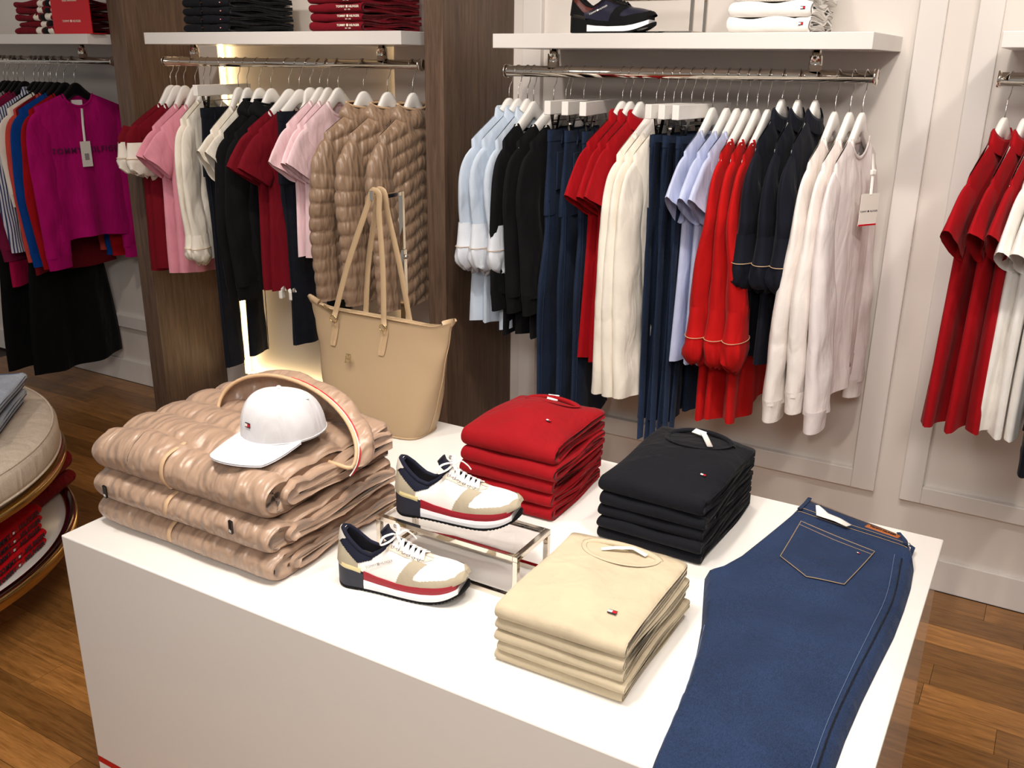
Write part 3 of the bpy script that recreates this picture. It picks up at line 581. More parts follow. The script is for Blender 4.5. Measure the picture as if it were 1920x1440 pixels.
# --- right rail
P4 = 'on the right rail'
hang('top', [(-.160, -14), (-.112, -12), (-.072, -11)], 'crimson short-sleeved T-shirt', 'crimson T-shirt', P4, name='hanging_t_shirt', m='red', se=-.42, zh=-.93, zn=-.15, zs=-.24, spread=.016, neck='collar')
hang('top', [(-.040, -12), (-.010, -11), (.025, -10)], 'white short-sleeved T-shirt', 'white T-shirt', P4, name='hanging_t_shirt', m='white', se=-.45, zh=-.92, zn=-.15, zs=-.245)
hang('top', [(.075, -8), (.12, -8)], 'navy sweatshirt at the right picture edge', 'navy sweatshirt', 'at the right edge', name='hanging_sweatshirt', cat='sweatshirt', m='navy', sl='long', se=-.94, cuff='rib', zh=-.9, slw=1.3)
# ------------------------------------------------------------------ folded garments
def fold_geo(w, d, t, seed=0, slot=.2, dome=0, quilt=False, inner=True, taper=.75, nx=26, wob=1.0, backw=1.0, pnch=1.0):
    """sheet folded once over a rounded front edge; x = width, y = 0 front .. d back, z up. open right and back sides show the fold."""
    g = random.Random(seed); ph = [g.uniform(0, 6.28) for _ in range(8)]
    s = t * (1 - slot) / 2; r = t / 2; sec = []
    nb = 34 if quilt else 16
    for y in np.linspace(d, r, nb): sec.append((y, 0, -1, 0))
    for a in np.linspace(-pi / 2, pi / 2, 16)[1:-1]: sec.append((r - r * math.cos(a), r + r * math.sin(a), math.sin(a), 1))
    for y in np.linspace(r, d, nb): sec.append((y, t, 1, 0))
    ri = r - s
    for y in np.linspace(d, r * 1.3, 10): sec.append((y, t - s, .5, 2))
    sec.append((r * 1.3 - ri, r, 0, 2))
    for y in np.linspace(r * 1.3, d, 10): sec.append((y, s, -.5, 2))
    V = []; n = len(sec); xs = [math.sin(q) for q in np.linspace(-pi / 2, pi / 2, nx)] if not quilt else list(np.linspace(-1, 1, nx))
    for xn in xs:
        e = max(0, (abs(xn) - .9) / .1); edge = (1 - e * e) ** .5 if e < 1 else 0
        for y, z, sg, part in sec:
            k = lerp(taper, 1, edge); b = y / d
            zz = r + (z - r) * k
            yy = y + (0 if part != 1 else (1 - k) * r * .8)
            if part != 1: yy = y - (1 - edge) * .004 * b
            x = xn * w / 2 * lerp(1, backw, b) + .004 * wob * math.sin(6 * b + ph[0]) * (abs(xn) > .5)
            if sg > 0: zz += dome * (1 - xn ** 2) * math.sin(pi * min(1, b * .95)) + .0022 * wob * math.sin(5 * xn + ph[1] + 3 * b)
            if part == 2 or (xn > .7 and part == 0): zz += .0035 * wob * math.sin(9 * b + ph[2] + (2 if sg > 0 else 0)) * max(0, xn)
            if quilt and part != 2:
                q = abs(math.sin(pi * (y + .02 + .008 * math.sin(9 * x)) / .092)) ** .42 if part == 0 else .75 + .25 * abs(math.cos(math.pi * (z / t - .5)))
                sw = noise.noise(Vector((x * 55, y * 9 + seed * 3, z * 9))) * .5 + noise.noise(Vector((x * 110 + 40 * y, y * 22, z * 14 + seed))) * .3
                nz = noise.noise(Vector((x * 9, y * 9 + seed * 3, z * 9))) * .008 + sw * .010 * (1.35 - q)
                cr = 1 - .45 * math.exp(-((x + .03) / .007) ** 2) - .35 * math.exp(-((abs(x) - .17) / .005) ** 2)
                dz = (.020 * (q * pnch - .6) * cr + nz) * (1 - .55 * max(0, (xn - .72) / .28))
                if part == 1: yy -= dz * .8 + .004; zz += dz * .3
                else: zz += dz * (1 if sg > 0 else .4)
            V.append((x, yy, zz))
    F = gridf(nx, n, False, True) + [tuple(range(n))[::-1], tuple(range((nx - 1) * n, nx * n))]
    return V, F
def collar_arc(o, w, d, t, dm, cy, a, b, m, lift=.010):
    f = lambda x, y: zsurf(t, dm, x / (w / 2), y / d)
    p = [(a * math.cos(q), cy + b * math.sin(q), f(a * math.cos(q), cy + b * math.sin(q)) + .0016) for q in np.linspace(pi, 2 * pi, 24)]
    tube('neckline', p, .005, m, o, 6, flat=.0009)
    p = [(a * 1.02 * math.cos(q), min(cy + b * .35 * math.sin(q), d - .004), f(a * math.cos(q), cy) - .004 + lift * .35 * math.sin(q) ** .7) for q in np.linspace(0.02, pi - .02, 24)]
    tube('collar', p, .008, m, o, 8, flat=.0055, upv=(0, .3, .95))
def zsurf(t, dome, xn, b): return t * .98 + dome * (1 - xn ** 2) * math.sin(pi * min(1, b * .95))
def stack(n, loc, rz, w, d, t, m, name, cat, desc, where, seed, topextra=None, heights=None, slot=.2, dome=.02, wob=1.0, flags=True, each=None, jit=.004, backw=1.0, inner=True):
    g = random.Random(seed); z = 0; out = []
    for i in range(n):
        tt = heights[i] if heights else t; last = i == n - 1
        pos = 'topmost' if last else ('lowest' if i == 0 else f'{ORD[n - 1 - i]} from top')
        ca, sa = math.cos(rz), math.sin(rz); jx, jy = g.uniform(-jit, jit), g.uniform(-jit, jit) * 1.2
        o = thing(name, f'{desc}, {pos} of stack {where}', cat, (loc[0] + ca * jx - sa * jy, loc[1] + sa * jx + ca * jy, loc[2] + z), rz + R(g.uniform(-1.2, 1.2)), f'{desc}s {where}')
        obj('folded_body', *fold_geo(w, d, tt * .98, seed * 10 + i, slot, dome if last else 0, wob=wob, backw=backw), m, o)
        if inner:
            obj('tucked_sleeve', *fold_geo(w * .93, d * .86, tt * .17, seed * 10 + i + 5, .1, 0, nx=8, wob=.5), m, o, loc=(w * .02, d * .12, tt * .41))
        if each: each(o, tt, i)
        if last and topextra: topextra(o, tt)
        z += tt; out.append(o)
    return out
def zsurf(t, dome, xn, b): return t * .98 + dome * (1 - xn ** 2) * math.sin(pi * min(1, b * .95))
# red sweaters
def red_top(o, t):
    w, d, dm = .255, .28, .035
    collar_arc(o, w, d, t, dm, d * .86, .070, .045, 'foldred', .014)
    flag(o, frame((.062, .10, zsurf(t, dm, .5, .36) + .0015), (1, 0, -.1), (0, 1, .15)), .006)
    bbox('neck_label', (-.014, .014, -.01, .01, -.001, .001), 'paper', o, 0, (-.005, d * .90, zsurf(t, dm, 0, .9) + .006), (.4, 0, .2))
stack(5, (-.998, 1.69, TZ), 0, .25, .28, .035, 'foldred', 'folded_sweater', 'sweater', 'red folded sweater', 'behind the sneakers', 11, red_top, [.034, .034, .034, .036, .046], .24, .035)
def navy_top(o, t):
    w, d, dm = .245, .35, .03
    collar_arc(o, w, d, t, dm, d * .84, .075, .10, 'foldnavy', .012)
    flag(o, frame((.082, .095, zsurf(t, dm, .6, .3) + .0015), (1, 0, -.1), (0, 1, .15)), .006)
    tube('white_ribbon', [(.0, d * .86, zsurf(t, dm, 0, .86) + .012), (.02, d * .76, zsurf(t, dm, .1, .76) + .010), (.05, d * .62, zsurf(t, dm, .3, .62) + .006)], .007, 'paper', o, 6, flat=.001)
    bbox('neck_label', (-.016, .016, -.008, .008, -.001, .001), 'paper', o, 0, (-.005, d * .84, zsurf(t, dm, 0, .84) + .010), (.3, 0, -.3))
stack(5, (-.636, 1.685, TZ), R(-1), .242, .345, .03, 'foldnavy', 'folded_sweater', 'sweater', 'navy folded sweater', 'beside the flat jeans', 12, navy_top, [.027, .027, .027, .031, .040], .2, .03)
def beige_top(o, t):
    w, d, dm = .245, .31, .010
    collar_arc(o, w, d, t, dm, d * .90, .075, .055, 'beige', .014)
    flag(o, frame((.068, .075, zsurf(t, dm, .5, .24) + .0012), (1, 0, 0), (0, 1, .05)), .008)
    tube('white_ribbon', [(-.035, d * .84, zsurf(t, dm, 0, .84) + .002), (-.01, d * .88, zsurf(t, dm, 0, .88) + .007), (.02, d * .93, zsurf(t, dm, 0, .93) + .008), (.05, d * .91, zsurf(t, dm, .3, .91) + .003)], .006, 'paper', o, 6, flat=.001)
stack(5, (-.596, 1.188, TZ), R(.5), .244, .31, .021, 'beige', 'folded_t_shirt', 'T-shirt', 'beige folded T-shirt', 'in front of the chrome stand', 13, beige_top, [.021, .020, .021, .022, .030], .16, .010, wob=.6, jit=.0025)
# tan puffer jackets folded on the table
zz = 0; jk = []
for i, (tt, dx, dy, sd) in enumerate(((.062, 0, .0, 1), (.064, .004, -.004, 2), (.088, -.008, .006, 3))):
    pos = ['lowest', 'middle', 'topmost'][i]
    o = thing('folded_puffer_jacket', f'tan folded puffer jacket, {pos} of three' + (' with its hood around the white cap' if i == 2 else ' under the white cap'), 'jacket', (-1.492 + dx, 1.165 + dy, TZ + zz), R(.4 * (i - 1)), 'folded puffer jackets')
    obj('folded_body', *fold_geo(.54 - .012 * i, .40, tt, sd, 0.12, .014 if i == 2 else 0, quilt=True, nx=200, taper=.7), 'pufferfold', o)
    obj('tucked_layer', *fold_geo(.525, .35, tt * .55, sd + 20, .1, 0, quilt=True, nx=70, taper=.8, pnch=.9), 'pufferfold', o, loc=(.016, .05, tt * .22))
    zip_ = [(-.02, .012 - .003, tt * .12), (-.021, -.010, tt * .5), (-.02, .004, tt * .95), (-.02, .06, tt * 1.06 + .004)]
    tube('zip_flap', catmull(zip_, 14), .006, 'piping', o, 6, flat=.002, upv=(0, -1, .5))
    jk.append(o); zz += tt
for o, x, z in ((jk[1], -.20, .040), (jk[1], .185, .060)):
    p = bbox('zip_pull', (-.005, .005, -.003, .002, -.016, .016), 'blackpl', o, .001, (x, -.020, z), (.15, .2, 0)); bbox('pull_mark', (-.003, .003, -.0036, -.0028, -.012, -.006), 'paper', p, 0)
# hood of the top jacket
def hood(parent):
    hc = Vector((.098, .235, .090)); n = 56; m = 16; V = []
    ax = Vector((.98, -.10, -.10)); ay = Vector((.06, .50, .86)); back = Vector((.16, .97, -.16))
    def ringp(a, grow=0):
        c, s = math.cos(a), math.sin(a)
        return hc + ax * (c * (.222 + grow)) + ay * (max(s, -.35 + .1 * abs(c)) * (.112 + grow * .7))
    for i in range(n):
        a = 2 * pi * i / n
        for k in range(m):
            b = k / (m - 1); sc = math.sqrt(max(0, 1 - (b * .98) ** 2.4))
            bul = .022 * math.sin(pi * min(1, b * 1.6)) * (.6 + .5 * abs(math.sin(4 * a))) + .006 * noise.noise(Vector((math.cos(a) * 4, math.sin(a) * 4, b * 6)))
            p = ringp(a, bul); p = hc + (p - hc) * sc + back * (.115 * b)
            p.z = max(p.z, .060); V.append(p)
    obj('hood', V, gridf(n, m, True, False), 'pufferfold', parent)
    rp = [ringp(2 * pi * i / n, .001) - back * .002 for i in range(n)]
    for p in rp: p.z = max(p.z, .062)
    e = tube('hood_binding', rp, .0045, 'piping', parent, 8, closed=True)
    tri = [ringp(a, .004) + back * .006 for a in np.linspace(-.25, 1.75, 40)]
    tube('red_cord', tri, .0016, 'redcard', e, 6); tube('white_cord', [p - back * .005 for p in tri], .0016, 'paper', e, 6)
hood(jk[2])
# white cap
cp = thing('baseball_cap', 'white baseball cap sitting in the hood of the top puffer jacket', 'cap', (-1.335, 1.338, TZ + .254), R(-104)); cp.scale = (.94, .94, .96)
V = []; n = 60; m = 22
for i in range(n):
    a = 2 * pi * i / n
    for k in range(m):
        b = k / (m - 1) * pi / 2; rr = math.cos(b) ** .62; seam = 1 - .012 * math.exp(-((((a + pi / 6) % (pi / 3)) - pi / 6) / .035) ** 2) * (b < 1.5)
        V.append((.098 * rr * math.cos(a) * seam + .006 * math.sin(b), .086 * rr * math.sin(a) * seam, 0.104 * math.sin(b) ** .95 * (1 - .06 * (1 - math.cos(a)))))
obj('crown', V, gridf(n, m, True, False), 'whitecap', cp)
V = []; nb = 34; nr = 10
for layer in (0, -.004):
    for i in range(nb):
        a = lerp(-1.42, 1.42, i / (nb - 1))
        for k in range(nr):
            b = k / (nr - 1); ext = .086 * math.cos(a * 1.10) ** .6; cx = .092 * math.cos(a); cy = .084 * math.sin(a)
            V.append((cx + ext * b * (.62 + .38 * math.cos(a)), cy + .012 * b * math.sin(a), .006 - (.020 * b * b + .024 * (b ** .8) * math.sin(a) ** 2) * min(1, ext / .06) ** 1.5 + layer))
obj('brim', V, gridf(nb, nr) + gridf(nb, nr, off=nb * nr, flip=True), 'whitecap', cp)
lathe('button', [(0, .004), (.004, .0035), (.006, 0)], 'whitecap', cp, 16, (.006, 0, .103))
tube('sweatband_seam', [(.0985 * math.cos(a), .0865 * math.sin(a), .004) for a in np.linspace(0, 2 * pi, 60, endpoint=False)], .0012, 'whitecap', cp, 5, closed=True)
flag(cp, frame((.0965, .012, .042), (-.10, 1, 0), (-.12, 0, 1)), .0085)
for a in (.9, -.9, 2.2, -2.2): lathe('eyelet', [(.0012, .0005), (.003, .0007), (.0042, 0)], 'whitecap', cp, 14, (.066 * math.cos(a) + .005, .06 * math.sin(a), .080))
# ------------------------------------------------------------------ flat jeans on the table
fj = thing('folded_jeans', 'dark blue jeans folded lengthwise lying flat at the right end of the table', 'jeans', (-.30, 1.55, TZ))
LP = np.array([(-.398, 2.079), (-.406, 1.976), (-.43, 1.842), (-.450, 1.734), (-.473, 1.666), (-.490, 1.642), (-.466, 1.565), (-.437, 1.473), (-.416, 1.387), (-.399, 1.29), (-.387, 1.186), (-.379, 1.10), (-.373, 1.062), (-.372, 1.056), (-.372, 1.054)])
RPt = np.array([(-.157, 1.995), (-.138, 1.959), (-.125, 1.907), (-.119, 1.823), (-.118, 1.732), (-.120, 1.625), (-.127, 1.526), (-.135, 1.401), (-.139, 1.292), (-.139, 1.184), (-.14, 1.03)])
rows = 100; nc = 44; ar = np.concatenate([[0], np.cumsum(np.linalg.norm(np.diff(LP, axis=0), axis=1))]); ar[13:] += .012; ar[14:] += .05
q_ = np.linspace(0, ar[-1], rows); Lc = np.c_[np.interp(q_, ar, LP[:, 0]), np.interp(q_, ar, LP[:, 1])]
ry = np.interp(-Lc[:, 1], [-2.079, -1.976, -1.642, -1.29, -1.054], [1.995, 1.925, 1.69, 1.30, 1.054]); Rc = np.c_[np.interp(-ry, -RPt[:, 1], RPt[:, 0]), ry]
Zc = np.interp(q_, [0, ar[1], ar[5], ar[11], ar[12], ar[13], ar[14]], [.026, .033, .031, .029, .027, .008, -.055]); V = []; JT = {}
for i in range(rows):
    for k in range(nc):
        s = k / (nc - 1); p = Lc[i] * (1 - s) + Rc[i] * s; ed = min(s, 1 - s)
        h = Zc[i] * (min(1, ed / .04)) ** .45 if Zc[i] > 0 else Zc[i]
        if Zc[i] > 0:
            fs = np.interp(p[1], [1.15, 1.4, 1.7, 1.9], [-.163, -.160, -.150, -.163])
            h += .0035 * noise.noise(Vector((p[0] * 7, p[1] * 5, 1))) * min(1, ed / .1) - .006 * sm((p[0] - fs - .002) / .006) * (p[1] < 1.9) * (ed > .01)
            h = max(h, .0015)
        V.append((p[0] + .30, p[1] - 1.55, h)); JT[i, k] = V[-1]
obj('legs', V, gridf(rows, nc), 'denim', fj)
hid = [(x, y, .0012 if z > 0 else z - .003) for x, y, z in V]; obj('underside', hid[:(rows - 6) * nc], gridf(rows - 6, nc, flip=True), 'denim', fj)
JA = np.array(V)
def jp(s, f, dz=.001):
    i = f * (rows - 1); k = s * (nc - 1); i0, k0 = min(int(i), rows - 2), min(int(k), nc - 2); a, b = i - i0, k - k0
    q = [np.array(JT[i0 + x, k0 + y]) for x in (0, 1) for y in (0, 1)]
    p = (q[0] * (1 - b) + q[1] * b) * (1 - a) + (q[2] * (1 - b) + q[3] * b) * a; p[2] += dz; return p
def jw(x, y, dz=.001):   # a point on the denim under world x, y
    d = (JA[:, 0] - x - .30) ** 2 + (JA[:, 1] - y + 1.55) ** 2; k = np.argsort(d)[:4]; w_ = 1 / (d[k] + 1e-6)
    return np.array((x + .30, y - 1.55, (JA[k, 2] * w_).sum() / w_.sum() + dz))
def jline(name, pts, r, m, parent=fj, n=24, flat=None, dz=.001):
    P = catmull(pts, n) if len(pts) > 2 else np.linspace(pts[0], pts[1], n)
    return tube(name, [jp(min(max(a, 0), 1), min(max(b, 0), 1), dz) for a, b in P], r, m, parent, 6, flat=flat)
def wline(name, pts, r, m, parent=fj, n=40, flat=None, dz=.001):
    return tube(name, [jw(a, b, dz) for a, b in (catmull(pts, n) if len(pts) > 2 else np.linspace(pts[0], pts[1], n))], r, m, parent, 6, flat=flat)
V = []
for i in range(30):
    s = .015 + .97 * i / 29
    for f, dz in ((.0, -.012), (.004, .003), (.03, .0045), (.060, .0045), (.070, .001)): V.append(jp(s, f, dz))
wb = obj('waistband', V, gridf(30, 5), 'denim', fj)
jline('waist_stitch', [(.03, .064), (.97, .064)], .0008, 'thread', wb, dz=.0046); jline('waist_stitch', [(.03, .010), (.97, .010)], .0007, 'thread', wb, dz=.004)
jline('waist_stitch', [(.03, .078), (.97, .078)], .0008, 'thread', wb, dz=.0014)
for s in (.06, .93): jline('belt_loop', [(s, .0), (s + .005, .04), (s, .076)], .005, 'denim', wb, 8, .0015, dz=.006)
jline('leather_patch', [(.62, .036), (.90, .036)], .0095, 'leatherpatch', wb, 14, .0009, dz=.0052)
o = text('patch_lettering', 'TOMMY HILFIGER', .0075, 'printdark', wb); pa, pb = Vector(jp(.62, .036)), Vector(jp(.9, .036)); o.matrix_local = frame((pa + pb) / 2 + Vector((0, 0, .0062)), pb - pa, (.3, 1, 0))
V = []
for i in range(15):
    for j in range(12):
        s, b = i / 14, j / 11; tp = np.array((-.371, 1.938)) * (1 - s) + np.array((-.203, 1.880)) * s
        bl, bm_, br = np.array((-.369, 1.758)), np.array((-.302, 1.700)), np.array((-.231, 1.712)); bt = bl * (1 - s / .5) + bm_ * (s / .5) if s < .5 else bm_ * (2 - 2 * s) + br * (2 * s - 1)
        p = tp * (1 - b) + bt * b; V.append(jw(p[0], p[1], .0026))
pko = obj('back_pocket', V, gridf(15, 12), 'denim', fj)
ring = [V[i * 12] for i in range(15)] + [V[14 * 12 + j] for j in range(1, 12)] + [V[i * 12 + 11] for i in range(13, -1, -1)] + [V[j] for j in range(10, 0, -1)]
tube('pocket_stitch', [np.array(p) + (0, 0, .0004) for p in ring], .0011, 'thread', pko, 5, closed=True)
tube('pocket_stitch', [np.array(V[i * 12 + 1]) + (0, 0, .0006) for i in range(15)], .0008, 'thread', pko, 5)
flag(pko, frame(Vector(V[12 * 12 + 2]) + Vector((0, 0, .001)), (1, -.35, 0), (.35, 1, 0)), .0035)
tg = tube('price_label', [jw(-.355, 2.02, .014), jw(-.335, 1.985, .010), jw(-.300, 1.972, .012), jw(-.272, 1.958, .010)], [.004, .017, .012, .009], 'paper', fj, 6, flat=.0006)
wline('side_seam', [(-.150, 1.89), (-.140, 1.729), (-.146, 1.582), (-.155, 1.431), (-.160, 1.288), (-.158, 1.16)], .0016, 'denimdk', dz=.0008)
wline('side_stitch', [(-.165, 1.89), (-.153, 1.729), (-.157, 1.582), (-.164, 1.431), (-.168, 1.288), (-.166, 1.16)], .0007, 'threadlt', dz=.0016)
wline('inseam', [(-.425, 1.45), (-.402, 1.33), (-.385, 1.21), (-.372, 1.09)], .0008, 'threadlt', dz=.0012)
lathe('rivet', [(0, .0022), (.003, .002), (.0042, 0)], 'steel', fj, 14, tuple(jp(.965, .05, .0045)))
tube('belt_loop', [jp(.985, .02, .004) + np.array(q) for q in ((0, .006, 0), (.014, .002, -.004), (.012, -.03, -.012), (0, -.04, -.008))], .0045, 'denim', fj, 6, flat=.0015)
# ------------------------------------------------------------------ chrome risers
def riser(loc, rz, lx, ly, lz, label, r=.0055):
    t = thing('display_riser', label, 'riser', loc, rz, 'chrome frame risers')
    for z in (r, lz - r):
        for y in (r, ly - r): bbox('long_bar', (2 * r + .0002, lx - 2 * r - .0002, y - r, y + r, z - r, z + r), 'chrome', t, .0007)
        for x in (r, lx - r): bbox('short_bar', (x - r, x + r, 0, ly, z - r, z + r), 'chrome', t, .0007)
    for x in (r, lx - r):
        for y in (r, ly - r): bbox('leg', (x - r, x + r, y - r, y + r, 2 * r + .0002, lz - 2 * r - .0002), 'chrome', t, .0007)
    bbox('glass_top', (2 * r + .0005, lx - 2 * r - .0005, 2 * r + .0005, ly - 2 * r - .0005, lz - .005, lz - .0005), 'glass', t, 0)
    return t
riser((-1.119, 1.366, TZ), 0, .343, .136, .10, 'low chrome frame riser under the white sneaker on the table')
riser((-1.335, 2.86, 1.785), 0, .29, .13, .115, 'chrome frame riser behind the black sneaker on the shelf', .005)
# ------------------------------------------------------------------ sneakers
SL = .276
def shw(x):   # sole half width
    s = x / SL
    e = min(1, math.sqrt(max(0, 1 - ((max(0, .12 - s)) / .12) ** 2))) * math.sqrt(max(0, 1 - (max(0, s - .80) / .20) ** 2.2))
    return (.034 + .012 * sm((s - .2) / .5)) * e
def zbot(s): return .028 * max(0, (s - .66) / .34) ** 2.0 + .004 * max(0, (.08 - s) / .08)
def ztop(s): return np.interp(s, [0, .15, .35, .55, .75, .9, 1], [.056, .050, .038, .033, .038, .046, .054])
def sole(name, m, lo, hi, off, x0, x1, parent, ridges=False):
    n = 90; xs = [x0 + (x1 - x0) * (1 - math.cos(pi * i / n)) / 2 for i in range(n + 1)]
    ol = [(x, -max(shw(x) + off, .0012)) for x in xs] + [(x, max(shw(x) + off, .0012)) for x in xs[::-1]]
    V = []
    for i, (x, y) in enumerate(ol):
        s = min(max(x / SL, 0), 1); a, b = lo(s), hi(s)
        if ridges: a += .0016 * (i % 2)
        V += [(x, y, a), (x, y * 1.02, (a + b) / 2), (x, y, b)]
    k = len(ol); F = gridf(k, 3, True, False, flip=False)
    F += [tuple(3 * i for i in range(k))[::-1], tuple(3 * i + 2 for i in range(k))]
    return obj(name, V, F, m, parent, False)
def sneaker(loc, rz, label, pal, lettering=True, tilt=0):
    t = thing('sneaker', label, 'shoe', loc, rz); t.rotation_euler = (0, tilt, rz)
    ou = lambda s: zbot(s) + .006
    wt = lambda s: lerp(ou(s), ztop(s), .50); top_ = lambda s: ztop(s)
    sole('outsole', pal['out'], zbot, ou, .001, -.001, SL + .001, t, True)
    sole('heel_block', pal['heel'], ou, lambda s: ztop(s) - .007, .0008, -.0005, .066, t)
    sole('heel_strip', pal['strip'], lambda s: ztop(s) - .007, lambda s: ztop(s) + .003, .0005, 0, .060, t)
    sole('white_midsole', pal['low'], ou, wt, .0012, .0665, SL * .955, t)
    sole('red_midsole', pal['mid'], wt, top_, .0006, .0668, SL * .945, t)
    nu, nv = 230, 90
    H = lambda s: np.interp(s, [0, .04, .10, .20, .28, .36, .43, .5, .6, .7, .8, .88, .94, .98, 1], [.066, .068, .062, .046, .044, .058, .074, .067, .054, .044, .036, .028, .020, .011, .003])
    def P(s, tt, off=0):
        x = s * (SL - .006) + .003; wv = max(shw(x) - .001, .0008); h = float(H(s)); a = pi * tt
        c, q = math.cos(a), math.sin(a); ec = lerp(.62, .85, sm((s - .6) / .3))
        lean = .0 + .10 * (1 - s)
        y = -(wv + off) * math.copysign(abs(c) ** ec, c) * (1 - .30 * q ** 2 * (1 - s * .5)); z = ztop(s) - .003 + (h + off) * max(q, 0) ** (.80 if s > .3 else .9)
        ex = off * (1.5 if s > .93 else 0) - off * (1.5 if s < .06 else 0)
        if s < .15: x += .006 * (z - ztop(s)) / .06 * (1 - s / .15)
        return (x + ex, y, z)
    ss = [(1 - math.cos(pi * i / (nu - 1))) / 2 for i in range(nu)]; ts = [j / (nv - 1) for j in range(nv)]
    def opening(s, tt): return .035 < s < .435 and abs(tt - .5) < .215 * math.sqrt(max(0, 1 - ((s - .225) / .215) ** 2)) ** .8 * (1 if s < .3 else lerp(1, .7, (s - .3) / .135))
    def part(name, m, mask, off, parent=t):
        idx = {}; V = []; F = []
        def vid(i, j):
            if (i, j) not in idx: idx[i, j] = len(V); V.append(P(ss[i], ts[j], off))
            return idx[i, j]
        for i in range(nu - 1):
            for j in range(nv - 1):
                s, tt = (ss[i] + ss[i + 1]) / 2, (ts[j] + ts[j + 1]) / 2
                if opening(s, tt) or not mask(s, tt): continue
                F.append((vid(i, j), vid(i + 1, j), vid(i + 1, j + 1), vid(i, j + 1)))
        return obj(name, V, F, m, parent)
    side = lambda tt: min(tt, 1 - tt)
    part('upper', pal['upper'], lambda s, tt: True, 0)
    part('lining', pal['lining'], lambda s, tt: s < .5, -.003)
    part('toe_guard', pal['guard'], lambda s, tt: (s > .56 and side(tt) < np.interp(s, [.56, .68, .74, .8, .88, .93, .97], [.10, .075, .10, .12, .15, .22, .5])) or (.50 + .32 * side(tt) < s < .60 + .32 * side(tt) + .10 * max(0, .12 - side(tt)) and side(tt) < .37), .0012)
    part('eyestay', pal['stay'], lambda s, tt: .40 < s < .745 and side(tt) > lerp(.28, .40, (s - .40) / .345) + .10 * max(0, (s - .66) / .085) ** 2 and abs(tt - .5) > .055 * (s < .64), .0016)
    part('tongue', pal['lining'], lambda s, tt: .40 < s < .65 and abs(tt - .5) < .05, .0012)
    part('quarter', pal['quarter'], lambda s, tt: s < .40 and side(tt) > .085 + (1.25 * (s - .19) if s > .19 else .75 * (.19 - s)), .0010)
    part('heel_counter', pal['guard'], lambda s, tt: s < .19 and side(tt) < .085 + .75 * (.19 - s), .0014)
    part('heel_tab', pal['tab'], lambda s, tt: side(tt) > .215 and s < .03 + .55 * max(0, side(tt) - .215), .0022)
    bd = [P(.225 + .215 * math.cos(a), .5 + .215 * math.copysign(abs(math.sin(a)) ** .8, math.sin(a)) * (1 if math.cos(a) < .35 else lerp(1, .7, (math.cos(a) - .35) / .65)), .0) for a in np.linspace(0, 2 * pi, 60, endpoint=False)]
    tube('collar_padding', bd, .0045, pal['lining'], t, 8, closed=True)
    lz = []
    for k in range(6):
        s = .45 + k * .040; lo, hi = .40 + .006 * k, .60 - .006 * k
        a, b = np.array(P(s, lo - .03, .003)), np.array(P(s + .028, hi + .03, .003)); m_ = np.array(P(s + .012, .5, .0075)); lz.append(tubegeo(catmull([a, m_, b], 9), .0036, 6, flat=.0014))
        a, b = np.array(P(s, hi + .03, .003)), np.array(P(s + .028, lo - .03, .003)); m_ = np.array(P(s + .014, .5, .0095)); lz.append(tubegeo(catmull([a, m_, b], 9), .0036, 6, flat=.0014))
    for sg in (-1, 1):
        c = np.array(P(.45, .5, .010)); lz.append(tubegeo(catmull([c, c + (.0, sg * .014, .012), c + (-.014, sg * .03, .010), c + (-.018, sg * .036, -.004), c + (-.004, sg * .022, -.001), c + (.002, 0, .003)], 20), .003, 6, flat=.0013))
        lz.append(tubegeo(catmull([c, c + (.012, sg * .016, .006), c + (.024, sg * .026, -.006), c + (.030, sg * .03, -.016)], 12), .003, 6, flat=.0013))
    obj('laces', *merge(*lz), pal['lace'], t)
    for k in range(6):
        for tt in (.362 + .006 * k, .638 - .006 * k): lathe('eyelet', [(.0008, .001), (.0022, .0014), (.0032, 0)], pal['eyelet'], t, 10, P(.45 + k * .04, tt, .0018))
    tab = [P(.43, .5, .0), tuple(np.array(P(.42, .5)) + (-.012, 0, .014)), tuple(np.array(P(.42, .5)) + (-.016, 0, .024))]
    tube('tongue_tip', tab, .019, pal['quarter'], t, 8, flat=.003, upv=(1, 0, 1))
    if lettering:
        a, b = Vector(P(.26, .085, .0024)), Vector(P(.47, .20, .0024)); o = text('lettering', 'TOMMY\u25a0HILFIGER', .0072, pal['ink'], t, None, .0002, 1.05)
        c = (a + b) / 2; o.matrix_local = frame(c + Vector((0, -.001, 0)), b - a, (0, .25, 1))
    return t
pw = dict(out='black', heel='solenavy', strip='goldfoam', low='solewhite', mid='solered', upper='shoewhite', lining='shoenavy', guard='suede', stay='shoecream', quarter='shoenavy', tab='silver', lace='lace', eyelet='steel', ink='grey')
pb = dict(out='black', heel='black', strip='shoedark', low='solewhite', mid='black', upper='shoeblue', lining='black', guard='black', stay='shoedark', quarter='shoebrown', tab='shoedark', lace='black', eyelet='shoedark', ink='paper')
sneaker((-1.130, 1.262, TZ + .001), R(14), 'white sneaker with navy heel and red sole standing on the table', pw)
sneaker((-1.100, 1.418, TZ + .1005), R(13), 'white sneaker with navy heel and red sole on the chrome riser', pw, False)
sneaker((-1.415, 2.785, 1.786), R(4), 'black and oxblood sneaker with white sole stripe on the shelf', pb)
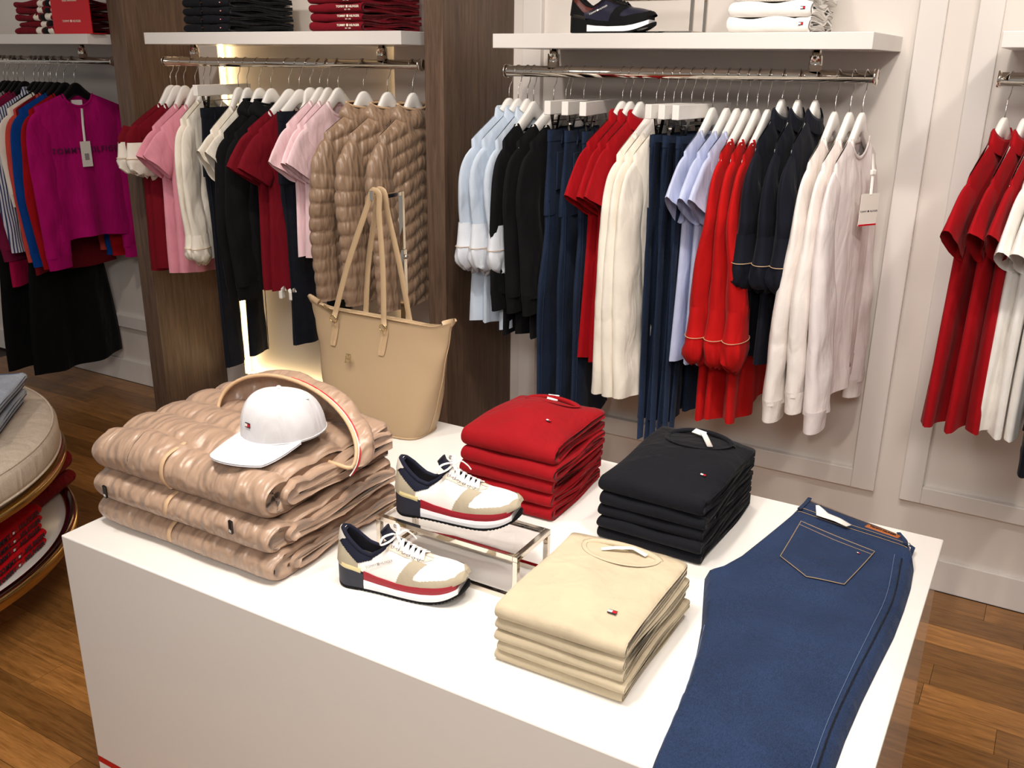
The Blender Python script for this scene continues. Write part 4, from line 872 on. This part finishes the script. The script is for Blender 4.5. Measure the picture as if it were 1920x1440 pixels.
# ------------------------------------------------------------------ tote bag and its stand
bg = thing('tote_bag', 'large beige tote bag with thin leather handles hung from a chrome stand', 'bag', (-1.585, 1.985, TZ))
n = 72; m = 34; V = []; HT = .322
def totep(a, b, off=0):
    hl = lerp(.158, .236, b ** .8) + .006 * math.sin(pi * b); hd = lerp(.074, .020, sm(b) ** 1.1) + .008 * math.sin(pi * b) * (1 - b)
    c, s = math.cos(a), math.sin(a); ex = lerp(.42, .8, b)
    x = hl * math.copysign(abs(c) ** ex, c); y = (hd + off) * math.copysign(abs(s) ** lerp(.5, .75, b), s)
    z = HT * b
    tipn = max(0, (abs(x) / hl - .70) / .30)
    if b > .6: z += .020 * tipn ** 2 * ((b - .6) / .4) ** 2; x *= 1 + .05 * tipn ** 2 * ((b - .6) / .4) ** 2
    wr = .0035 * noise.noise(Vector((x * 9, y * 14 + 3, z * 13))) * (.3 + b) + .004 * max(0, (abs(c) - .6)) * math.sin(z * 60 + 2 * x) * (b > .1)
    return Vector((x, y + wr * (1 if s > 0 else -1), z))
for k in range(m):
    b = k / (m - 1)
    for i in range(n): V.append(totep(2 * pi * i / n, b))
F = gridf(m, n, False, True); F.append(tuple(range(n))[::-1])
# closed top with a shallow zip valley
o0 = len(V)
for i in range(n):
    p = totep(2 * pi * i / n, 1); V.append(p * 1.0 + Vector((0, -p.y * .75, -.006)))
F += [((m - 1) * n + i, (m - 1) * n + (i + 1) % n, o0 + (i + 1) % n, o0 + i) for i in range(n)] + [tuple(o0 + i for i in range(n))]
obj('bag_body', V, F, 'tote', bg)
tube('top_zip', [(x, 0, HT - .002 + .020 * max(0, (abs(x) / .236 - .7) / .3) ** 2) for x in np.linspace(-.215, .215, 24)], .005, 'toteleather', bg, 6, flat=.0025)
tube('base_piping', [totep(2 * pi * i / n, .012, .001) for i in range(n)], .0028, 'toteleather', bg, 6, closed=True)
for s in (-1, 1):
    tube('corner_tab', [(s * .222, 0, HT + .006), (s * .243, 0, HT + .018), (s * .256, 0, HT + .028)], [.015, .011, .005], 'toteleather', bg, 8, flat=.006, upv=(0, 1, 0))
    tube('side_seam', [totep(0 if s > 0 else pi, b, 0) + Vector((s * .001, 0, 0)) for b in np.linspace(.03, .97, 20)], .0018, 'toteleather', bg, 5)
tube('zip_pull', [(-.200, -.006, HT + .006), (-.175, -.018, HT + .004), (-.150, -.024, HT - .002)], .004, 'gold', bg, 8, flat=.0018)
HOOK = Vector((-1.563 + 1.585, 1.966 - 1.985, .662))
for fb, xs in ((-1, (-.137, .040)), (1, (-.072, .085))):
    yb = fb * .030; pts = []
    a, b = Vector((xs[0], yb, HT - .012)), Vector((xs[1], yb, HT - .012)); tp = HOOK + Vector((0, .004 + .012 * fb, .004))
    pth = [a, a.lerp(tp, .45) + Vector((-.012, 0, 0)), a.lerp(tp, .85) + Vector((-.006, 0, .01)), tp + Vector((-.010, 0, .002)), tp + Vector((.004, 0, .008)), tp + Vector((.016, 0, -.004)), b.lerp(tp, .85) + Vector((.010, 0, .0)), b.lerp(tp, .45) + Vector((.010, 0, 0)), b]
    st_ = tube('handle', catmull([tuple(p) for p in pth], 60), 0.0095, 'toteleather', bg, 8, flat=.0022, upv=(0, 1, 0))
    for off in (-.006, .006): pass
    for p in (a, b):
        q = p + Vector((0, fb * .004, -.006))
        tube('ring', [q + Vector((.011 * math.cos(t_), fb * .002, .009 * math.sin(t_))) for t_ in np.linspace(0, 2 * pi, 20, endpoint=False)], .0017, 'gold', bg, 6, closed=True)
        # leather patch sewn to the bag
        V = []; 
        for i in range(10):
            z = HT - .024 - .075 * i / 9
            for j in range(5):
                x = p.x + lerp(-.0115, .0115, j / 4) * (1 if 0 < i < 9 else .8) - .010 * i / 9 * (-1 if False else 1) * .8
                bb = z / HT; best = lerp(.074, .020, sm(bb) ** 1.1) + .008 * math.sin(pi * bb) * (1 - bb)
                hl = lerp(.158, .236, bb ** .8); cc = min(.98, abs(x) / hl) ** (1 / lerp(.42, .8, bb)); sy = math.sqrt(1 - cc * cc) ** lerp(.5, .75, bb)
                V.append((x, fb * (best * sy + .0045), z))
        pt = obj('handle_patch', V, gridf(10, 5, flip=fb > 0), 'toteleather', bg)
        for j in (1, 3): tube('stitching', [Vector(V[i * 5 + j]) + Vector((0, fb * .0006, 0)) for i in range(1, 9)], .0008, 'piping', pt, 5)
# gold monogram: two stacked bars with stems
e = thing('x', 'x', 'x'); bpy.data.objects.remove(e)
V, F = merge(*[box(*b) for b in ((-.008, .008, -.001, .001, .0085, .0115), (-.0015, .0015, -.001, .001, .0, .0115), (-.009, -.006, -.001, .001, -.013, .006), (.006, .009, -.001, .001, -.013, .006), (-.008, .008, -.001, .001, -.004, -.001), (-.011, -.004, -.001, .001, -.0145, -.012), (.004, .011, -.001, .001, -.0145, -.012))])
obj('gold_monogram', V, F, 'gold', bg, False, (-.068, -.0605, .205), (R(-13), 0, 0))
sd = thing('bag_stand', 'slim chrome stand with a short arm carrying the tote handles', 'stand', (-1.563, 2.075, TZ))
bbox('base', (-.07, .07, -.015, .012, 0, .006), 'chrome', sd, .001); bbox('lower_post', (-.0085, .0085, -.0075, .0075, .006, .50), 'chrome', sd, .0008)
bbox('upper_post', (-.0062, .0062, -.0055, .0055, .50, .662), 'chrome', sd, .0008); bbox('arm', (-.0055, .0055, -.128, -.0056, .650, .661), 'chrome', sd, .0008)
bbox('arm_stop', (-.0055, .0055, -.132, -.125, .650, .676), 'chrome', sd, .0008); lathe('clamp_knob', [(0, .012), (.006, .011), (.008, .006), (.006, 0)], 'chrome', sd, 16, (.012, -.004, .475))
# ------------------------------------------------------------------ round two-tier ottoman
oc = (-3.24, 1.10)
ot = thing('round_ottoman_table', 'round two-tier display table with a cream cushion and brass rims', 'table', (*oc, 0))
lathe('cushion', [(0, .56), (.70, .56), (.755, .557), (.78, .548), (.789, .533), (.790, .485), (.786, .47), (.76, .464), (0, .464)], 'cushion', ot, 160)
for r_, z in ((.777, .5515), (.789, .470)): tube('cushion_piping', [(r_ * math.cos(a), r_ * math.sin(a), z) for a in np.linspace(0, 2 * pi, 160, endpoint=False)], .004, 'cushion', ot, 6, closed=True)
lathe('cushion_base', [(0, .463), (.772, .463), (.772, .448), (0, .448)], 'grey', ot, 120)
lathe('top_rim', [(.765, .447), (.802, .447), (.803, .445), (.803, .430), (.802, .428), (.765, .428), (.765, .447)], 'brass', ot, 160)
lathe('top_plate', [(0, .446), (.764, .446), (.764, .430), (0, .430)], 'magenta', ot, 96)
lathe('lower_shelf', [(0, .200), (.768, .200), (.768, .176), (0, .176)], 'shelf', ot, 120)
lathe('lower_rim', [(.769, .178), (.769, .204), (.772, .207), (.800, .207), (.806, .204), (.808, .198), (.808, .172), (.804, .168), (.769, .168), (.769, .178)], 'brass', ot, 160)
lathe('dark_rim_inlay', [(.775, .2076), (.797, .2076), (.797, .2072), (.775, .2072)], 'bronze', ot, 160)
lathe('column', [(.09, .178), (.09, .43)], 'shelf', ot, 32); lathe('foot', [(0, .176), (.5, .176), (.52, .02), (.52, 0), (0, 0)], 'bronze', ot, 64)
# pale jeans on the cushion
def ltjean(o, t, i):
    for k, y in enumerate((.0, .012)):
        tube('seam_stitch', [(x, -.001 + y * .2, t * (.35 + .35 * k) + .0015 * math.sin(18 * x + i)) for x in np.linspace(-.19, .19, 24)], .0012, 'denim', o, 5)
    tube('side_hem', [(.20, y, t * .98 + .001) for y in np.linspace(.02, .26, 14)], .0015, 'threadlt', o, 5)
def ltjean_top(o, t):
    obj('rolled_hem', *fold_geo(.30, .10, .02, 77, .3, 0, nx=12), 'denimlt', o, loc=(-.05, .10, t * .98))
stack(4, (-2.835, 1.615, .561), R(133), .42, .30, .03, 'denimlt', 'folded_jeans', 'jeans', 'pale blue folded jeans', 'on the round cushion', 21, ltjean_top, [.028, .028, .028, .026], .3, .008, each=ltjean, jit=.012)
# red lettered sweatshirts on the lower tier
def lettered(o, t, i):
    text('lettering', 'TOMMY', .0235, 'printdark', o, frame((-.075, -.0012, t * .48), (1, 0, 0), (0, 0, 1)), .0005, 1.2, .0006)
    text('lettering', 'HILFIGER', .0235, 'printdark', o, frame((.078, -.0012, t * .48), (1, 0, 0), (0, 0, 1)), .0005, 1.2, .0006)
    flag(o, frame((-.006, -.0012, t * .5), (1, 0, 0), (0, 0, 1)), .010)
stack(5, (-2.585, 1.425, .201), R(117.6), .31, .26, .028, 'txtred', 'folded_sweatshirt', 'sweatshirt', 'bright red lettered folded sweatshirt', 'on the lower round shelf', 31, None, [.026, .026, .026, .026, .034], .2, .006, each=lettered, jit=.006)
stack(2, (-2.905, 1.755, .201), R(118), .34, .26, .055, 'knit', 'folded_jumper', 'jumper', 'dark red knitted folded jumper', 'under the cushion', 41, None, [.055, .075], .25, .03, wob=2)
# ------------------------------------------------------------------ goods on the wall shelves
def polo(o, t, i):
    flag(o, frame((.087, -.0008, t * .5), (1, 0, 0), (0, 0, 1)), .004)
    tube('placket_fold', [(-.02, -.001, t * .12), (-.018, -.0025, t * .5), (-.02, -.001, t * .9)], .004, 'foldnavy', o, 6, flat=.0012, upv=(0, 1, 0)); lathe('button', [(0, .001), (.003, .0008), (.004, 0)], 'leatherpatch', o, 10, (-.012, -.003, t * .5))
for n_, x, nm, m_, desc, where, each, h in ((6, -2.955, 'folded_polo_shirt', 'foldnavy', 'black folded polo shirt', 'on the shelf between posts', polo, .030), ):
    stack(n_, (x, 2.705, 1.7965), 0, .245, .36, h, m_, nm, 'polo shirt', desc, where, 51, None, None, .2, .0, each=each, backw=1.0)
def burgt(o, t, i):
    text('lettering', 'TOMMY \u25a0 HILFIGER', .0105, 'ivory', o, frame((.062, -.0012, t * .62), (1, 0, 0), (0, 0, 1)), .0004, 1.05, .0002)
    text('lettering', 'EST. 1985', .006, 'ivory', o, frame((.062, -.0012, t * .30), (1, 0, 0), (0, 0, 1)), .0004, 1.05)
stack(6, (-2.312, 2.705, 1.7965), 0, .235, .36, .0305, 'burg', 'folded_t_shirt', 'T-shirt', 'burgundy lettered folded T-shirt', 'on the shelf between posts', 52, None, None, .2, .0, each=burgt)
def wht(o, t, i): flag(o, frame((.088, -.001, t * .55), (1, 0, 0), (0, 0, 1)), .0062)
stack(6, (-.772, 2.705, 1.7855), R(2), .225, .34, .040, 'white', 'folded_t_shirt', 'T-shirt', 'white folded T-shirt', 'right of the black sneaker', 53, None, None, .3, .0, each=wht, wob=2)
# striped knits at far left: alternating colours in bands
def bands(o, t, i):
    for k, (x, m_) in enumerate(((.02, 'cream'), (.075, 'black'), (.12, 'cream'))):
        obj('knit_band', *fold_geo(.045, .30, t * 1.02, 60 + i * 3 + k, .2, 0, nx=6), m_, o, loc=(x + .02 * math.sin(i * 2.1), -.002, -.0003))
stack(5, (-4.03, 2.72, 1.7935), R(-4), .34, .32, .028, 'burg', 'folded_striped_jumper', 'jumper', 'burgundy folded jumper with cream bands', 'beside the sale sign', 54, None, None, .3, 0, each=bands, wob=2, jit=.012)
sg = thing('sale_sign', 'red sale sign with white lettering standing on the far left shelf', 'sign', (-3.752, 2.70, 1.7935), R(3))
bbox('sign_card', (-.118, .118, 0, .004, 0, .33), 'redcard', sg, 0); bbox('sign_foot', (-.118, .118, .0041, .07, 0, .003), 'redcard', sg, 0)
for bd, sz, z in (('DESCONTO', .0275, .206), ('*pe\u00e7as selecionadas', .0115, .132), ('TOMMY \u25a0 HILFIGER', .0125, .050)):
    text('lettering', bd, sz, 'ivory', sg, frame((0, -.0006, z), (1, 0, 0), (0, 0, 1)), .0003, 1.0)
